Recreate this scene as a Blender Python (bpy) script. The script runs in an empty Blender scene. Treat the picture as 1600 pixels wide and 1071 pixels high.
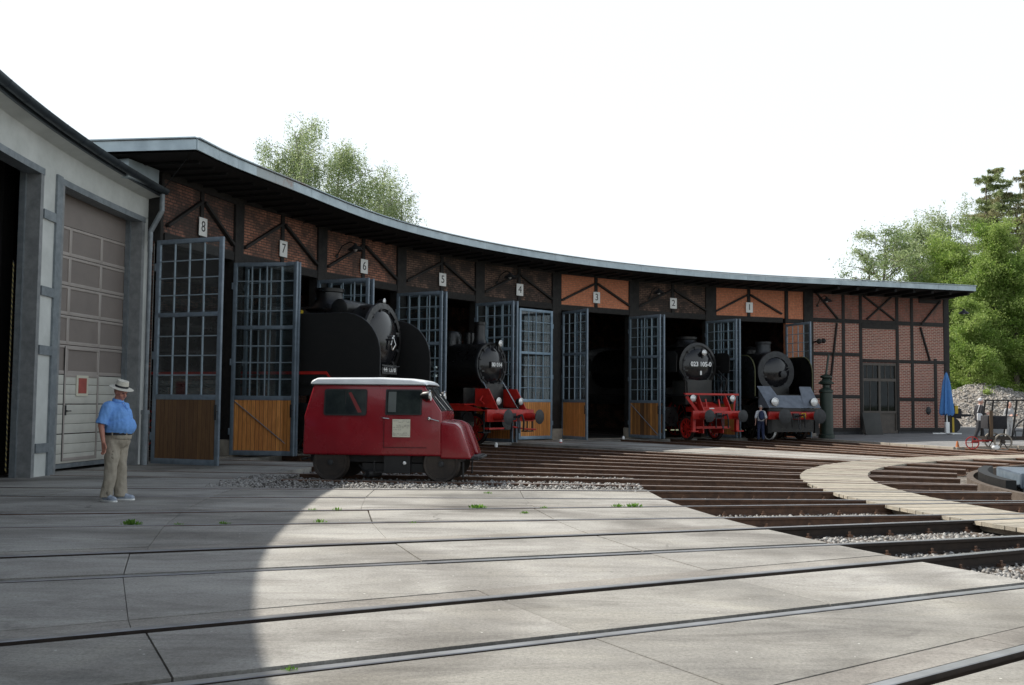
import bpy, bmesh, math, random
import numpy as np
from mathutils import Matrix, Vector, Euler
rad = math.radians
S = bpy.context.scene
COL = S.collection

# ---------------------------------------------------------------- camera, sky, sun
PITCH, ROLL, FPX, EYE = 0.05880, 0.00894, 1550.0, 1.6
cam = bpy.data.cameras.new('camera'); camo = bpy.data.objects.new('camera', cam); COL.objects.link(camo)
fw = Vector((0, math.cos(PITCH), math.sin(PITCH))); up0 = Vector((0, -math.sin(PITCH), math.cos(PITCH))); r0 = Vector((1, 0, 0))
RT = r0*math.cos(ROLL)+up0*math.sin(ROLL); UP = -r0*math.sin(ROLL)+up0*math.cos(ROLL)
camo.matrix_world = Matrix(((RT.x, UP.x, -fw.x, 0), (RT.y, UP.y, -fw.y, 0), (RT.z, UP.z, -fw.z, EYE), (0, 0, 0, 1)))
cam.sensor_width = 36; cam.lens = FPX*36/1600; cam.clip_end = 2000; cam.clip_start = .1
S.camera = camo
SUNV = Vector((-6.0, 2.6, 7.33)).normalized()          # towards the sun
w = bpy.data.worlds.new('World'); S.world = w; w.use_nodes = True
nt = w.node_tree; bg = nt.nodes['Background']
sky = nt.nodes.new('ShaderNodeTexSky'); sky.sky_type = 'NISHITA'; sky.sun_disc = False
sky.sun_elevation = math.asin(SUNV.z); sky.sun_rotation = math.atan2(SUNV.x, SUNV.y)
sky.air_density = 1.2; sky.dust_density = 2.0; sky.ozone_density = 1.0
# thin high haze whitens the blue everywhere
mx = nt.nodes.new('ShaderNodeMix'); mx.data_type = 'RGBA'
tcw = nt.nodes.new('ShaderNodeTexCoord'); sxw = nt.nodes.new('ShaderNodeSeparateXYZ'); nt.links.new(tcw.outputs['Generated'], sxw.inputs[0])
mrw = nt.nodes.new('ShaderNodeMapRange'); mrw.interpolation_type = 'SMOOTHSTEP'; nt.links.new(sxw.outputs[2], mrw.inputs[0])
mrw.inputs[1].default_value = .38; mrw.inputs[2].default_value = .85; mrw.inputs[3].default_value = .85; mrw.inputs[4].default_value = .12; nt.links.new(mrw.outputs[0], mx.inputs[0])
nt.links.new(sky.outputs[0], mx.inputs[6]); mx.inputs[7].default_value = (11.6, 12.5, 13.1, 1)
nt.links.new(mx.outputs[2], bg.inputs[0]); bg.inputs[1].default_value = .075
sl = bpy.data.lights.new('sun', 'SUN'); sl.energy = 4.6; sl.angle = rad(.53); sl.color = (1, .95, .865)
so = bpy.data.objects.new('sun', sl); COL.objects.link(so); so.rotation_euler = SUNV.to_track_quat('Z', 'Y').to_euler()
S.view_settings.view_transform = 'Standard'; S.view_settings.look = 'None'; S.view_settings.gamma = 1
S.view_settings.exposure = .38

# ---------------------------------------------------------------- geometry of the place
CX, CY = 20.88, 18.0                                    # turntable centre
T0, DT = 174.07, 8.197
def T(k): return T0+DT*k                                # k=0 the railcar's track; bay b is k=b-9
def pol(t, s, o=0, z=0):                                # s metres along the track at angle t, o metres beside it
    a = rad(t); return Vector((CX+math.cos(a)*s-math.sin(a)*o, CY+math.sin(a)*s+math.cos(a)*o, z))
def at(x, y, z=0):                                      # the ground point seen at a photograph pixel
    d = RT*(x-800)+UP*(535.5-y)+fw*FPX; t = (z-EYE)/d.z; return Vector((d.x*t, d.y*t, z))
def atY(x, y, Y):
    d = RT*(x-800)+UP*(535.5-y)+fw*FPX; return d*(Y/d.y)+Vector((0, 0, EYE))
def px(P):
    d = Vector(P)-Vector((0, 0, EYE)); F = d.dot(fw); return 800+FPX*d.dot(RT)/F, 535.5-FPX*d.dot(UP)/F

# ---------------------------------------------------------------- materials
def newmat(name):
    m = bpy.data.materials.new(name); m.use_nodes = True; return m, m.node_tree, m.node_tree.nodes['Principled BSDF']
def ramp(nt, fac, stops):
    r = nt.nodes.new('ShaderNodeValToRGB'); e = r.color_ramp.elements
    while len(e) > 1: e.remove(e[0])
    e[0].position = stops[0][0]; e[0].color = (*stops[0][1], 1)
    for p, c in stops[1:]:
        q = e.new(p); q.color = (*c, 1)
    nt.links.new(fac, r.inputs[0]); return r.outputs[0]
def noise(nt, vec, scale, detail=5, rough=.6, dist=0):
    n = nt.nodes.new('ShaderNodeTexNoise'); n.inputs['Scale'].default_value = scale; n.inputs['Detail'].default_value = detail
    n.inputs['Roughness'].default_value = rough; n.inputs['Distortion'].default_value = dist
    if vec is not None: nt.links.new(vec, n.inputs['Vector'])
    return n.outputs[0]
def coord(nt, scale=(1, 1, 1), rot=(0, 0, 0), kind='Object', loc=(0, 0, 0)):
    tc = nt.nodes.new('ShaderNodeTexCoord'); mp = nt.nodes.new('ShaderNodeMapping')
    mp.inputs['Scale'].default_value = scale; mp.inputs['Rotation'].default_value = rot; mp.inputs['Location'].default_value = loc
    nt.links.new(tc.outputs[kind], mp.inputs[0]); return mp.outputs[0]
def mixc(nt, fac, a, b, blend='MIX'):
    m = nt.nodes.new('ShaderNodeMix'); m.data_type = 'RGBA'; m.blend_type = blend
    for i, v in ((0, fac), (6, a), (7, b)):
        if hasattr(v, 'is_linked'): nt.links.new(v, m.inputs[i])
        elif i == 0: m.inputs[0].default_value = v
        else: m.inputs[i].default_value = (*v, 1)
    return m.outputs[2]
def bump(nt, b, h, strength=.3, dist=.02):
    n = nt.nodes.new('ShaderNodeBump'); n.inputs['Strength'].default_value = strength; n.inputs['Distance'].default_value = dist
    nt.links.new(h, n.inputs['Height']); nt.links.new(n.outputs[0], b.inputs['Normal'])
def mat(name, c1, c2=None, scale=3, rough=.6, metal=0, bmp=0, bs=40, lo=.35, hi=.65, stretch=(1, 1, 1), dist=0, rvar=0):
    m, nt, b = newmat(name); b.inputs['Roughness'].default_value = rough; b.inputs['Metallic'].default_value = metal
    v = coord(nt, stretch)
    c2 = c2 or tuple(x*.75 for x in c1)
    n = noise(nt, v, scale, 6, .65, dist)
    nt.links.new(ramp(nt, n, [(lo, c1), (hi, c2)]), b.inputs['Base Color'])
    if rvar:
        r = ramp(nt, noise(nt, v, scale*1.7, 4), [(.35, (rough-rvar,)*3), (.65, (rough+rvar,)*3)]); nt.links.new(r, b.inputs['Roughness'])
    if bmp: bump(nt, b, noise(nt, v, bs, 4), bmp)
    return m
def brick_mat(name, c1, c2, mortar, soot=None, soot_amt=.5, w=.25, h=.08, ms=.014, sc=1.2):
    m, nt, b = newmat(name); b.inputs['Roughness'].default_value = .85
    v = coord(nt, (1, 1, 1), (rad(90), 0, 0))            # x along the wall, z up -> texture plane
    bt = nt.nodes.new('ShaderNodeTexBrick'); nt.links.new(v, bt.inputs['Vector'])
    bt.inputs['Scale'].default_value = 1; bt.inputs['Brick Width'].default_value = w; bt.inputs['Row Height'].default_value = h
    bt.inputs['Mortar Size'].default_value = ms; bt.inputs['Mortar Smooth'].default_value = .2; bt.inputs['Bias'].default_value = -.1
    bt.inputs['Color1'].default_value = (*c1, 1); bt.inputs['Color2'].default_value = (*c2, 1); bt.inputs['Mortar'].default_value = (*mortar, 1)
    vv = coord(nt); col = bt.outputs['Color']
    if soot:
        n = noise(nt, vv, sc, 7, .7, .6)
        f = ramp(nt, n, [(.62-soot_amt*.45, (0, 0, 0)), (.74-soot_amt*.4, (.85, .85, .85))])
        col = mixc(nt, f, col, soot)
    n2 = ramp(nt, noise(nt, vv, 9, 5), [(.3, (.72, .72, .72)), (.7, (1.12, 1.12, 1.12))])
    col = mixc(nt, 1, col, n2, 'MULTIPLY')
    nt.links.new(col, b.inputs['Base Color'])
    bump(nt, b, bt.outputs['Fac'], -.6, .01)
    return m
def glass_mat(name, tint=(.92, .95, .955), mixf=.04, rough=.03):
    m, nt, b = newmat(name); out = nt.nodes['Material Output']
    tr = nt.nodes.new('ShaderNodeBsdfTransparent'); tr.inputs[0].default_value = (*tint, 1)
    gl = nt.nodes.new('ShaderNodeBsdfGlossy'); gl.inputs['Roughness'].default_value = rough; gl.inputs[0].default_value = (.9, .95, 1, 1)
    lw = nt.nodes.new('ShaderNodeLayerWeight'); lw.inputs[0].default_value = .5; fr = nt.nodes.new('ShaderNodeMath'); fr.operation = 'POWER'; fr.inputs[1].default_value = 4; nt.links.new(lw.outputs['Facing'], fr.inputs[0])
    ad = nt.nodes.new('ShaderNodeMath'); ad.operation = 'ADD'; ad.use_clamp = True; ad.inputs[1].default_value = mixf
    nt.links.new(fr.outputs[0], ad.inputs[0])
    mi = nt.nodes.new('ShaderNodeMixShader'); nt.links.new(ad.outputs[0], mi.inputs[0])
    df = nt.nodes.new('ShaderNodeBsdfDiffuse'); df.inputs[0].default_value = (.16, .18, .18, 1)
    m2 = nt.nodes.new('ShaderNodeMixShader'); nt.links.new(ramp(nt, noise(nt, coord(nt), 4, 5), [(.4, (.01,)*3), (.8, (.09,)*3)]), m2.inputs[0])
    nt.links.new(tr.outputs[0], m2.inputs[1]); nt.links.new(df.outputs[0], m2.inputs[2])
    nt.links.new(m2.outputs[0], mi.inputs[1]); nt.links.new(gl.outputs[0], mi.inputs[2]); nt.links.new(mi.outputs[0], out.inputs[0])
    return m
def leaf_mat(name, c, c2):
    m, nt, b = newmat(name); b.inputs['Roughness'].default_value = .55
    g = nt.nodes.new('ShaderNodeNewGeometry')
    col = ramp(nt, g.outputs['Random Per Island'], [(0, c), (1, c2)])
    nt.links.new(col, b.inputs['Base Color'])
    t = nt.nodes.new('ShaderNodeBsdfTranslucent'); nt.links.new(col, t.inputs[0])
    mi = nt.nodes.new('ShaderNodeMixShader'); mi.inputs[0].default_value = .55
    nt.links.new(b.outputs[0], mi.inputs[1]); nt.links.new(t.outputs[0], mi.inputs[2]); nt.links.new(mi.outputs[0], nt.nodes['Material Output'].inputs[0])
    return m
def concrete_mat(name, a, b_, c):
    m, nt, b = newmat(name); b.inputs['Roughness'].default_value = .82
    v = coord(nt); n1 = noise(nt, v, .35, 6, .6, .5)
    col = ramp(nt, n1, [(.35, tuple(x*.86 for x in a)), (.5, b_), (.64, c)])
    rot = math.radians(20)                                # tyre and drip streaks along the tracks
    n2 = noise(nt, coord(nt, (.45, 2.0, 1), (0, 0, -rot)), .9, 8, .72, 1.2)
    col = mixc(nt, 1, col, ramp(nt, n2, [(.32, (.66, .65, .64)), (.5, (.98, .98, .98)), (.7, (1.08, 1.08, 1.07))]), 'MULTIPLY')
    wv = nt.nodes.new('ShaderNodeTexWave'); wv.wave_type = 'RINGS'; wv.rings_direction = 'Z'; wv.inputs['Scale'].default_value = .075; wv.inputs['Distortion'].default_value = 2.2
    wv.inputs['Detail'].default_value = 3; wv.inputs['Detail Scale'].default_value = 1.2
    nt.links.new(coord(nt, (1, 1, 1), (0, 0, 0), 'Object', (4.5, -7.5, 0)), wv.inputs['Vector'])
    col = mixc(nt, 1, col, ramp(nt, wv.outputs['Fac'], [(.0, (.70, .69, .68)), (.12, (1, 1, 1))]), 'MULTIPLY')
    n3 = noise(nt, v, 38, 6, .8)
    col = mixc(nt, 1, col, ramp(nt, n3, [(.32, (.62, .62, .62)), (.55, (1.02, 1.02, 1.02)), (.7, (1.16, 1.16, 1.16))]), 'MULTIPLY')
    n4 = noise(nt, v, 9, 4, .7, .2)
    col = mixc(nt, ramp(nt, n4, [(.63, (0, 0, 0)), (.72, (.5, .5, .5))]), col, (.12, .115, .105))
    vo = nt.nodes.new('ShaderNodeTexVoronoi'); vo.inputs['Scale'].default_value = 5; nt.links.new(v, vo.inputs['Vector'])
    col = mixc(nt, ramp(nt, vo.outputs['Distance'], [(.035, (1, 1, 1)), (.05, (0, 0, 0))]), col, (.6, .6, .56))
    dn = nt.nodes.new('ShaderNodeTexNoise'); dn.inputs['Scale'].default_value = 1.3; dn.inputs['Detail'].default_value = 5; nt.links.new(v, dn.inputs['Vector'])
    va = nt.nodes.new('ShaderNodeVectorMath'); va.operation = 'MULTIPLY_ADD'; va.inputs[1].default_value = (1.1, 1.1, 0); nt.links.new(dn.outputs['Color'], va.inputs[0]); nt.links.new(v, va.inputs[2])
    ce = nt.nodes.new('ShaderNodeTexVoronoi'); ce.feature = 'DISTANCE_TO_EDGE'; ce.inputs['Scale'].default_value = .33; nt.links.new(va.outputs[0], ce.inputs['Vector'])
    cm = mixc(nt, 1, ramp(nt, ce.outputs['Distance'], [(.003, (1, 1, 1)), (.007, (0, 0, 0))]), ramp(nt, noise(nt, v, .5, 3), [(.56, (0, 0, 0)), (.66, (.5, .5, .5))]), 'MULTIPLY')
    col = mixc(nt, cm, col, (.05, .045, .04))
    st = noise(nt, coord(nt, (.12, 7, 1), (0, 0, -rot)), 1.1, 7, .75, .4)   # thin dark drip lines along the rails
    col = mixc(nt, ramp(nt, st, [(.60, (0, 0, 0)), (.70, (.40, .40, .40))]), col, (.13, .115, .10))
    bl = noise(nt, coord(nt, (.8, 1.3, 1), (0, 0, -rot), 'Object', (7, 3, 0)), .55, 7, .68, 1.5)
    col = mixc(nt, 1, col, ramp(nt, bl, [(.36, (.80, .79, .78)), (.5, (1, 1, 1)), (.66, (1.10, 1.09, 1.06))]), 'MULTIPLY')
    nt.links.new(col, b.inputs['Base Color'])
    bump(nt, b, noise(nt, v, 50, 6, .85), .6, .015)
    return m
def gravel_mat(name, cols, scale=16):
    m, nt, b = newmat(name); b.inputs['Roughness'].default_value = .9
    v = coord(nt); vo = nt.nodes.new('ShaderNodeTexVoronoi'); vo.inputs['Scale'].default_value = scale; nt.links.new(v, vo.inputs['Vector'])
    sp = nt.nodes.new('ShaderNodeSeparateColor'); nt.links.new(vo.outputs['Color'], sp.inputs[0])
    col = ramp(nt, sp.outputs[0], cols)
    n = noise(nt, v, .8, 5)
    col = mixc(nt, 1, col, ramp(nt, n, [(.3, (.55, .5, .46)), (.7, (1.15, 1.1, 1.05))]), 'MULTIPLY')
    nt.links.new(col, b.inputs['Base Color']); bump(nt, b, vo.outputs['Distance'], -1, .05)
    return m
M = {}
M['concrete'] = concrete_mat('concrete', (.285, .272, .247), (.36, .347, .32), (.42, .408, .38))
M['concrete3'] = concrete_mat('patched concrete', (.23, .222, .205), (.31, .298, .27), (.38, .367, .335))
M['concrete2'] = concrete_mat('concrete strip', (.24, .222, .20), (.31, .29, .262), (.37, .352, .32))
M['asphalt'] = mat('platform asphalt', (.17, .17, .17), (.24, .235, .23), 1.2, .85, bmp=.4, bs=90)
M['kerb'] = mat('kerb stone', (.36, .32, .26), (.25, .22, .19), 3, .85, bmp=.3)
M['ballast'] = gravel_mat('ballast bed', [(0, (.06, .052, .045)), (.5, (.13, .12, .105)), (1, (.27, .26, .24))])
M['stone'] = leaf_mat('loose stone', (.08, .072, .065), (.40, .39, .37))
for n_ in list(M['stone'].node_tree.nodes):
    if n_.type == 'MIX_SHADER': n_.inputs[0].default_value = 0
M['grass'] = mat('rough grass ground', (.055, .085, .025), (.12, .115, .07), .6, .95, bmp=.6, bs=20)
M['pile'] = gravel_mat('gravel heap', [(0, (.16, .15, .135)), (.5, (.25, .235, .215)), (1, (.38, .36, .33))], 9)
M['rail_shaded'] = mat('shade-darkened rail flank', (.02, .014, .011), (.035, .024, .018), 9, .85)  # flank colour darkened so the flangeway grooves read as shaded
M['rust'] = mat('rusty rail', (.075, .042, .028), (.14, .075, .045), 7, .8, bmp=.3)
M['railtop'] = mat('worn rail head', (.34, .29, .26), (.22, .17, .145), 5, .42, .35, stretch=(1, 1, 1))
M['railtop2'] = mat('polished rail head', (.40, .40, .40), (.28, .27, .26), 3, .33, .7)
M['shade_dark'] = mat('shade-darkened surface', (.03, .027, .025), (.05, .045, .04), 2, .8)  # dark colour standing in for shade indoors and in the pit
M['sleeper'] = mat('old sleeper', (.07, .052, .04), (.12, .095, .075), 6, .9, bmp=.5)
M['planks'] = [mat('grey plank %d' % i, c, tuple(x*.72 for x in c), 4, .8, bmp=.4, bs=60, stretch=(1, 1, 1), dist=1) for i, c in enumerate([(.40, .36, .29), (.35, .32, .26), (.44, .39, .31), (.30, .27, .22)])]
M['timber'] = mat('tarred timber', (.008, .007, .007), (.022, .019, .017), 5, .75, bmp=.5, bs=30, dist=.6)
M['soffit'] = mat('near-black soffit boards', (.0035, .0035, .004), (.007, .0065, .0065), 2, .95, stretch=(1, 1, 1))  # one near-black colour for soffit boards and rafters
M['zinc'] = mat('zinc sheet', (.44, .52, .56), (.34, .41, .45), 1.6, .45, .35, rvar=.1)
M['zinc_rust'] = mat('rusted zinc sheet', (.38, .42, .43), (.30, .13, .08), 1.5, .55, .2, lo=.5, hi=.66)
M['roofing'] = mat('bitumen roofing', (.07, .07, .07), (.10, .10, .095), 2, .9)
M['brick_soot'] = brick_mat('sooty red brick', (.34, .15, .105), (.21, .09, .065), (.06, .05, .042), (.035, .028, .025), .55)
M['brick_warm'] = brick_mat('red brick with soot', (.44, .19, .12), (.28, .11, .072), (.07, .055, .045), (.06, .042, .034), .42, sc=.9)
M['brick_dark'] = brick_mat('blackened brick', (.27, .155, .11), (.15, .088, .065), (.04, .034, .028), (.022, .018, .016), .55)
M['brick_new'] = brick_mat('new orange brick', (.66, .235, .12), (.57, .195, .10), (.42, .21, .13), None, ms=.011)
M['brick_end'] = brick_mat('dark red brick with pale joints', (.33, .10, .068), (.205, .062, .046), (.46, .385, .32), None)
M['brick_endtop'] = brick_mat('weathered red brick', (.32, .095, .062), (.23, .07, .048), (.24, .17, .14), (.14, .09, .07), .3)
M['bars'] = mat('glazing bar paint', (.27, .33, .38), (.20, .25, .29), 5, .45)
M['bluesteel'] = mat('blue grey steel paint', (.18, .225, .27), (.12, .155, .19), 5, .42, .15, bmp=.1, rvar=.08)
M['bluesteel_lit'] = mat('sky-brightened blue steel paint', (.27, .37, .46), (.20, .28, .36), 5, .4, .15, rvar=.08)  # closed leaf's lighter gate paint: brightness from open sky put into the colour
M['glass'] = glass_mat('old window glass')
M['darkglass'] = glass_mat('dark window glass', (.25, .28, .27), .02)
def wood_mat(name, a, b_, pw=.12, gap=(.06, .03, .015)):
    m, nt, b = newmat(name); b.inputs['Roughness'].default_value = .55
    v = coord(nt, (1, 1, 1), (rad(90), 0, 0)); bt = nt.nodes.new('ShaderNodeTexBrick'); nt.links.new(v, bt.inputs['Vector'])
    bt.offset = 0; bt.inputs['Scale'].default_value = 1; bt.inputs['Brick Width'].default_value = pw; bt.inputs['Row Height'].default_value = 40
    bt.inputs['Mortar Size'].default_value = .006; bt.inputs['Color1'].default_value = (*a, 1); bt.inputs['Color2'].default_value = (*b_, 1); bt.inputs['Mortar'].default_value = (*gap, 1)
    n = noise(nt, coord(nt, (9, 9, .8)), 3, 6, .7, .4)
    nt.links.new(mixc(nt, 1, bt.outputs['Color'], ramp(nt, n, [(.3, (.6, .55, .5)), (.7, (1.15, 1.15, 1.15))]), 'MULTIPLY'), b.inputs['Base Color'])
    return m
M['wood'] = wood_mat('orange varnished boards', (.76, .33, .09), (.56, .22, .06))
M['wood_brown'] = wood_mat('brown weathered boards', (.17, .09, .035), (.12, .06, .026))
M['wood_old'] = wood_mat('mixed old and new boards', (.62, .28, .08), (.10, .055, .03))
M['plaster'] = mat('white painted plaster', (.62, .64, .62), (.48, .50, .48), 1.1, .8, bmp=.2, bs=12, rvar=.05)
M['plaster_dirty'] = mat('stained plaster', (.27, .27, .26), (.15, .145, .14), 1.6, .85, lo=.4, hi=.6)
M['white'] = mat('white paint', (.84, .85, .84), (.76, .77, .75), 3, .45)
M['shutter_grey'] = mat('taupe door panel', (.235, .20, .18), (.205, .175, .16), 2, .5)
M['shutter_frame'] = mat('pale taupe door frame', (.40, .355, .325), (.35, .31, .285), 2, .45)
M['shutter_white'] = mat('cream door panel', (.60, .59, .53), (.52, .51, .46), 2, .5)
M['jamb'] = mat('grey jamb paint', (.27, .28, .285), (.18, .19, .195), 5, .5)
M['steel'] = mat('galvanised steel', (.26, .29, .31), (.18, .205, .225), 6, .5, .4)
M['darksteel'] = mat('dark blue grey steel', (.05, .065, .085), (.035, .045, .058), 6, .5, .3)
M['gutter'] = mat('gutter zinc', (.075, .095, .11), (.05, .062, .073), 3, .4, .5)
M['black'] = mat('loco black paint', (.004, .004, .0045), (.009, .0085, .0085), 4, .36, 0, rvar=.1)
M['black_gloss'] = mat('glossy black paint', (.008, .008, .010), (.014, .014, .016), 3, .16, 0)
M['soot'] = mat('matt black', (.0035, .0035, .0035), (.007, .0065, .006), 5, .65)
M['red'] = mat('loco red paint', (.52, .020, .014), (.34, .014, .010), 4, .4, rvar=.1)
M['chrome'] = mat('polished steel', (.6, .6, .6), (.45, .45, .45), 5, .2, 1)
M['lens'] = mat('lamp glass', (.75, .76, .75), (.6, .6, .6), 8, .12, .3)
M['apron'] = mat('worn grey apron paint', (.21, .23, .26), (.14, .155, .18), 3, .35, .3)
M['saddle'] = mat('dark saddle paint', (.02, .021, .02), (.035, .034, .03), 3, .6)
M['grey_paint'] = mat('grey metal plate', (.13, .14, .16), (.09, .10, .115), 3, .42, .3)
M['iron'] = mat('dull grey iron', (.05, .053, .056), (.03, .03, .033), 6, .5, .5)
M['carred'] = mat('wine red car paint', (.255, .007, .015), (.22, .006, .013), 1.5, .26, 0, rvar=.04)
M['carred'].node_tree.nodes['Principled BSDF'].inputs['Coat Weight'].default_value = .25
M['roofwhite'] = mat('white roof paint', (.80, .83, .85), (.70, .73, .75), 3, .35)
M['rubber'] = mat('black rubber', (.016, .016, .017), None, 5, .6)
M['wheel'] = mat('dark wheel iron', (.035, .03, .028), (.06, .048, .04), 6, .55, .5)
M['paper'] = mat('yellowed paper', (.66, .64, .52), (.58, .56, .46), 5, .8)
M['ink'] = mat('black ink', (.03, .03, .03), None, 5, .6)
M['green_iron'] = mat('dark green iron', (.018, .032, .024), (.028, .042, .032), 5, .45, .1)
M['brown_door'] = mat('brown painted door', (.085, .07, .058), (.06, .05, .042), 4, .55)
M['yellow_dull'] = mat('faded yellow', (.30, .24, .08), (.2, .16, .06), 9, .7)
M['yellow'] = mat('yellow paint', (.6, .42, .03), None, 5, .5)
M['skin'] = mat('skin', (.50, .24, .17), (.40, .17, .12), 12, .5)
M['skin2'] = mat('pale skin', (.55, .33, .26), (.48, .26, .2), 12, .5)
M['polo'] = mat('light blue cotton', (.17, .37, .78), (.14, .32, .70), 30, .85, bmp=.3, bs=14)
M['khaki'] = mat('khaki cotton', (.38, .34, .275), (.31, .275, .22), 7, .9, bmp=.6, bs=10)
M['straw'] = mat('pale straw hat', (.62, .60, .52), (.52, .5, .43), 40, .8)
M['cloth_white'] = mat('white cotton', (.62, .63, .65), (.52, .53, .55), 8, .85)
M['cloth_navy'] = mat('navy cloth', (.012, .02, .055), (.02, .03, .075), 8, .85)
M['cloth_black'] = mat('black cloth', (.015, .015, .018), (.025, .025, .03), 8, .85)
M['cloth_grey'] = mat('light grey jacket', (.42, .42, .42), (.33, .33, .33), 8, .85)
M['hair_grey'] = mat('grey hair', (.35, .33, .3), (.22, .2, .18), 30, .7)
M['shoe'] = mat('grey white shoe', (.42, .47, .55), (.25, .3, .38), 20, .6)
M['umbrella'] = mat('blue umbrella cloth', (.085, .25, .56), (.07, .20, .48), 6, .8, bmp=.4, bs=8)
M['bark'] = mat('bark', (.08, .065, .05), (.14, .12, .10), 4, .9)
M['birch'] = mat('birch bark', (.5, .48, .44), (.12, .11, .1), 3, .8, lo=.5, hi=.62)
M['weed'] = leaf_mat('weed leaf', (.10, .24, .03), (.20, .36, .06))

# ---------------------------------------------------------------- mesh helpers
class MB:
    def __init__(s): s.v = []; s.f = []; s.m = []
    def add(s, vs, fs, mi=0):
        o = len(s.v); s.v += [tuple(v) for v in vs]; s.f += [tuple(i+o for i in f) for f in fs]; s.m += [mi]*len(fs); return s
    def box(s, x0, x1, y0, y1, z0, z1, mi=0, X=None):
        vs = [Vector((x, y, z)) for z in (z0, z1) for y in (y0, y1) for x in (x0, x1)]
        if X is not None: vs = [X @ v for v in vs]
        return s.add(vs, [(0, 2, 3, 1), (4, 5, 7, 6), (0, 1, 5, 4), (2, 6, 7, 3), (0, 4, 6, 2), (1, 3, 7, 5)], mi)
    def bar(s, p, q, w_, h_, up=(0, 0, 1), mi=0):
        p = Vector(p); q = Vector(q); d = (q-p).normalized(); u = Vector(up)
        if abs(d.dot(u)) > .98: u = Vector((0, 1, 0))
        a = d.cross(u).normalized()*w_/2; b = a.cross(d).normalized()*h_/2
        vs = [e+sa*a+sb*b for e in (p, q) for sa, sb in ((-1, -1), (1, -1), (1, 1), (-1, 1))]
        return s.add(vs, [(0, 1, 2, 3), (7, 6, 5, 4), (0, 4, 5, 1), (1, 5, 6, 2), (2, 6, 7, 3), (3, 7, 4, 0)], mi)
    def cyl(s, p, q, r, r2=None, n=14, mi=0, cap=True):
        p = Vector(p); q = Vector(q); r2 = r if r2 is None else r2; d = (q-p).normalized()
        u = Vector((0, 0, 1)) if abs(d.z) < .9 else Vector((1, 0, 0)); a = d.cross(u).normalized(); b = d.cross(a)
        vs = []
        for e, rr in ((p, r), (q, r2)):
            for i in range(n):
                t = 2*math.pi*i/n; vs.append(e+(a*math.cos(t)+b*math.sin(t))*rr)
        fs = [(i, (i+1) % n, n+(i+1) % n, n+i) for i in range(n)]
        if cap: fs += [tuple(range(n-1, -1, -1)), tuple(range(n, 2*n))]
        return s.add(vs, fs, mi)
    def pipe(s, pts, r, n=8, mi=0):
        for a, b in zip(pts[:-1], pts[1:]): s.cyl(a, b, r, r, n, mi)
        for a in pts[1:-1]: s.ball(a, (r, r, r), 6, 4, mi)
        return s
    def ball(s, c, r, nu=12, nv=8, mi=0):
        c = Vector(c); r = (r, r, r) if not hasattr(r, '__len__') else r
        vs = [c+Vector((0, 0, r[2]))]
        for j in range(1, nv):
            t = math.pi*j/nv
            for i in range(nu):
                a = 2*math.pi*i/nu; vs.append(c+Vector((r[0]*math.sin(t)*math.cos(a), r[1]*math.sin(t)*math.sin(a), r[2]*math.cos(t))))
        vs.append(c-Vector((0, 0, r[2]))); L = len(vs)-1; fs = [(0, 1+i, 1+(i+1) % nu) for i in range(nu)]
        for j in range(nv-2):
            o = 1+j*nu; fs += [(o+i, o+nu+i, o+nu+(i+1) % nu, o+(i+1) % nu) for i in range(nu)]
        o = 1+(nv-2)*nu; fs += [(L, o+(i+1) % nu, o+i) for i in range(nu)]
        return s.add(vs, fs, mi)
    def lathe(s, prof, o=(0, 0, 0), axis=(0, 0, 1), n=20, mi=0, cap=True, sx=1, sy=1):   # prof: (radius, along)
        o = Vector(o); d = Vector(axis).normalized(); u = Vector((0, 0, 1)) if abs(d.z) < .9 else Vector((1, 0, 0))
        a = u.cross(d).normalized(); b = d.cross(a); vs = []
        for r, h in prof:
            for i in range(n):
                t = 2*math.pi*i/n; vs.append(o+d*h+a*(math.cos(t)*r*sx)+b*(math.sin(t)*r*sy))
        fs = []
        for j in range(len(prof)-1): fs += [(j*n+i, j*n+(i+1) % n, (j+1)*n+(i+1) % n, (j+1)*n+i) for i in range(n)]
        if cap: fs += [tuple(range(n-1, -1, -1)), tuple((len(prof)-1)*n+i for i in range(n))]
        return s.add(vs, fs, mi)
    def prism(s, pts, a0, a1, plane='xz', mi=0):         # polygon extruded along the third axis
        f = {'xz': lambda p, a: (p[0], a, p[1]), 'yz': lambda p, a: (a, p[0], p[1]), 'xy': lambda p, a: (p[0], p[1], a)}[plane]
        n = len(pts); vs = [f(p, a0) for p in pts]+[f(p, a1) for p in pts]
        return s.add(vs, [tuple(range(n)), tuple(range(2*n-1, n-1, -1))]+[(i, n+i, n+(i+1) % n, (i+1) % n) for i in range(n)], mi)
    def slab(s, pts, z0, z1, mi=0):                      # ground polygon of world points
        n = len(pts); vs = [(p[0], p[1], z1) for p in pts]+[(p[0], p[1], z0) for p in pts]
        return s.add(vs, [tuple(range(n))]+[(i, n+i, n+(i+1) % n, (i+1) % n) for i in range(n)], mi)
    def build(s, name, mats, parent=None, X=None, smooth=True, bevel=0, recalc=True, seg=2):
        me = bpy.data.meshes.new(name); me.from_pydata(s.v, [], s.f); me.update()
        ms = mats if isinstance(mats, (list, tuple)) else [mats]
        for m_ in ms: me.materials.append(M[m_] if isinstance(m_, str) else m_)
        if len(ms) > 1: me.polygons.foreach_set('material_index', s.m)
        if recalc:
            bm = bmesh.new(); bm.from_mesh(me); bmesh.ops.recalc_face_normals(bm, faces=bm.faces)
            if bevel:
                eds = [e for e in bm.edges if len(e.link_faces) == 2 and e.calc_face_angle(0) > rad(28)]
                bmesh.ops.bevel(bm, geom=eds, offset=bevel, segments=seg, affect='EDGES', profile=.5, clamp_overlap=True)
            bm.to_mesh(me); bm.free()
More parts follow.
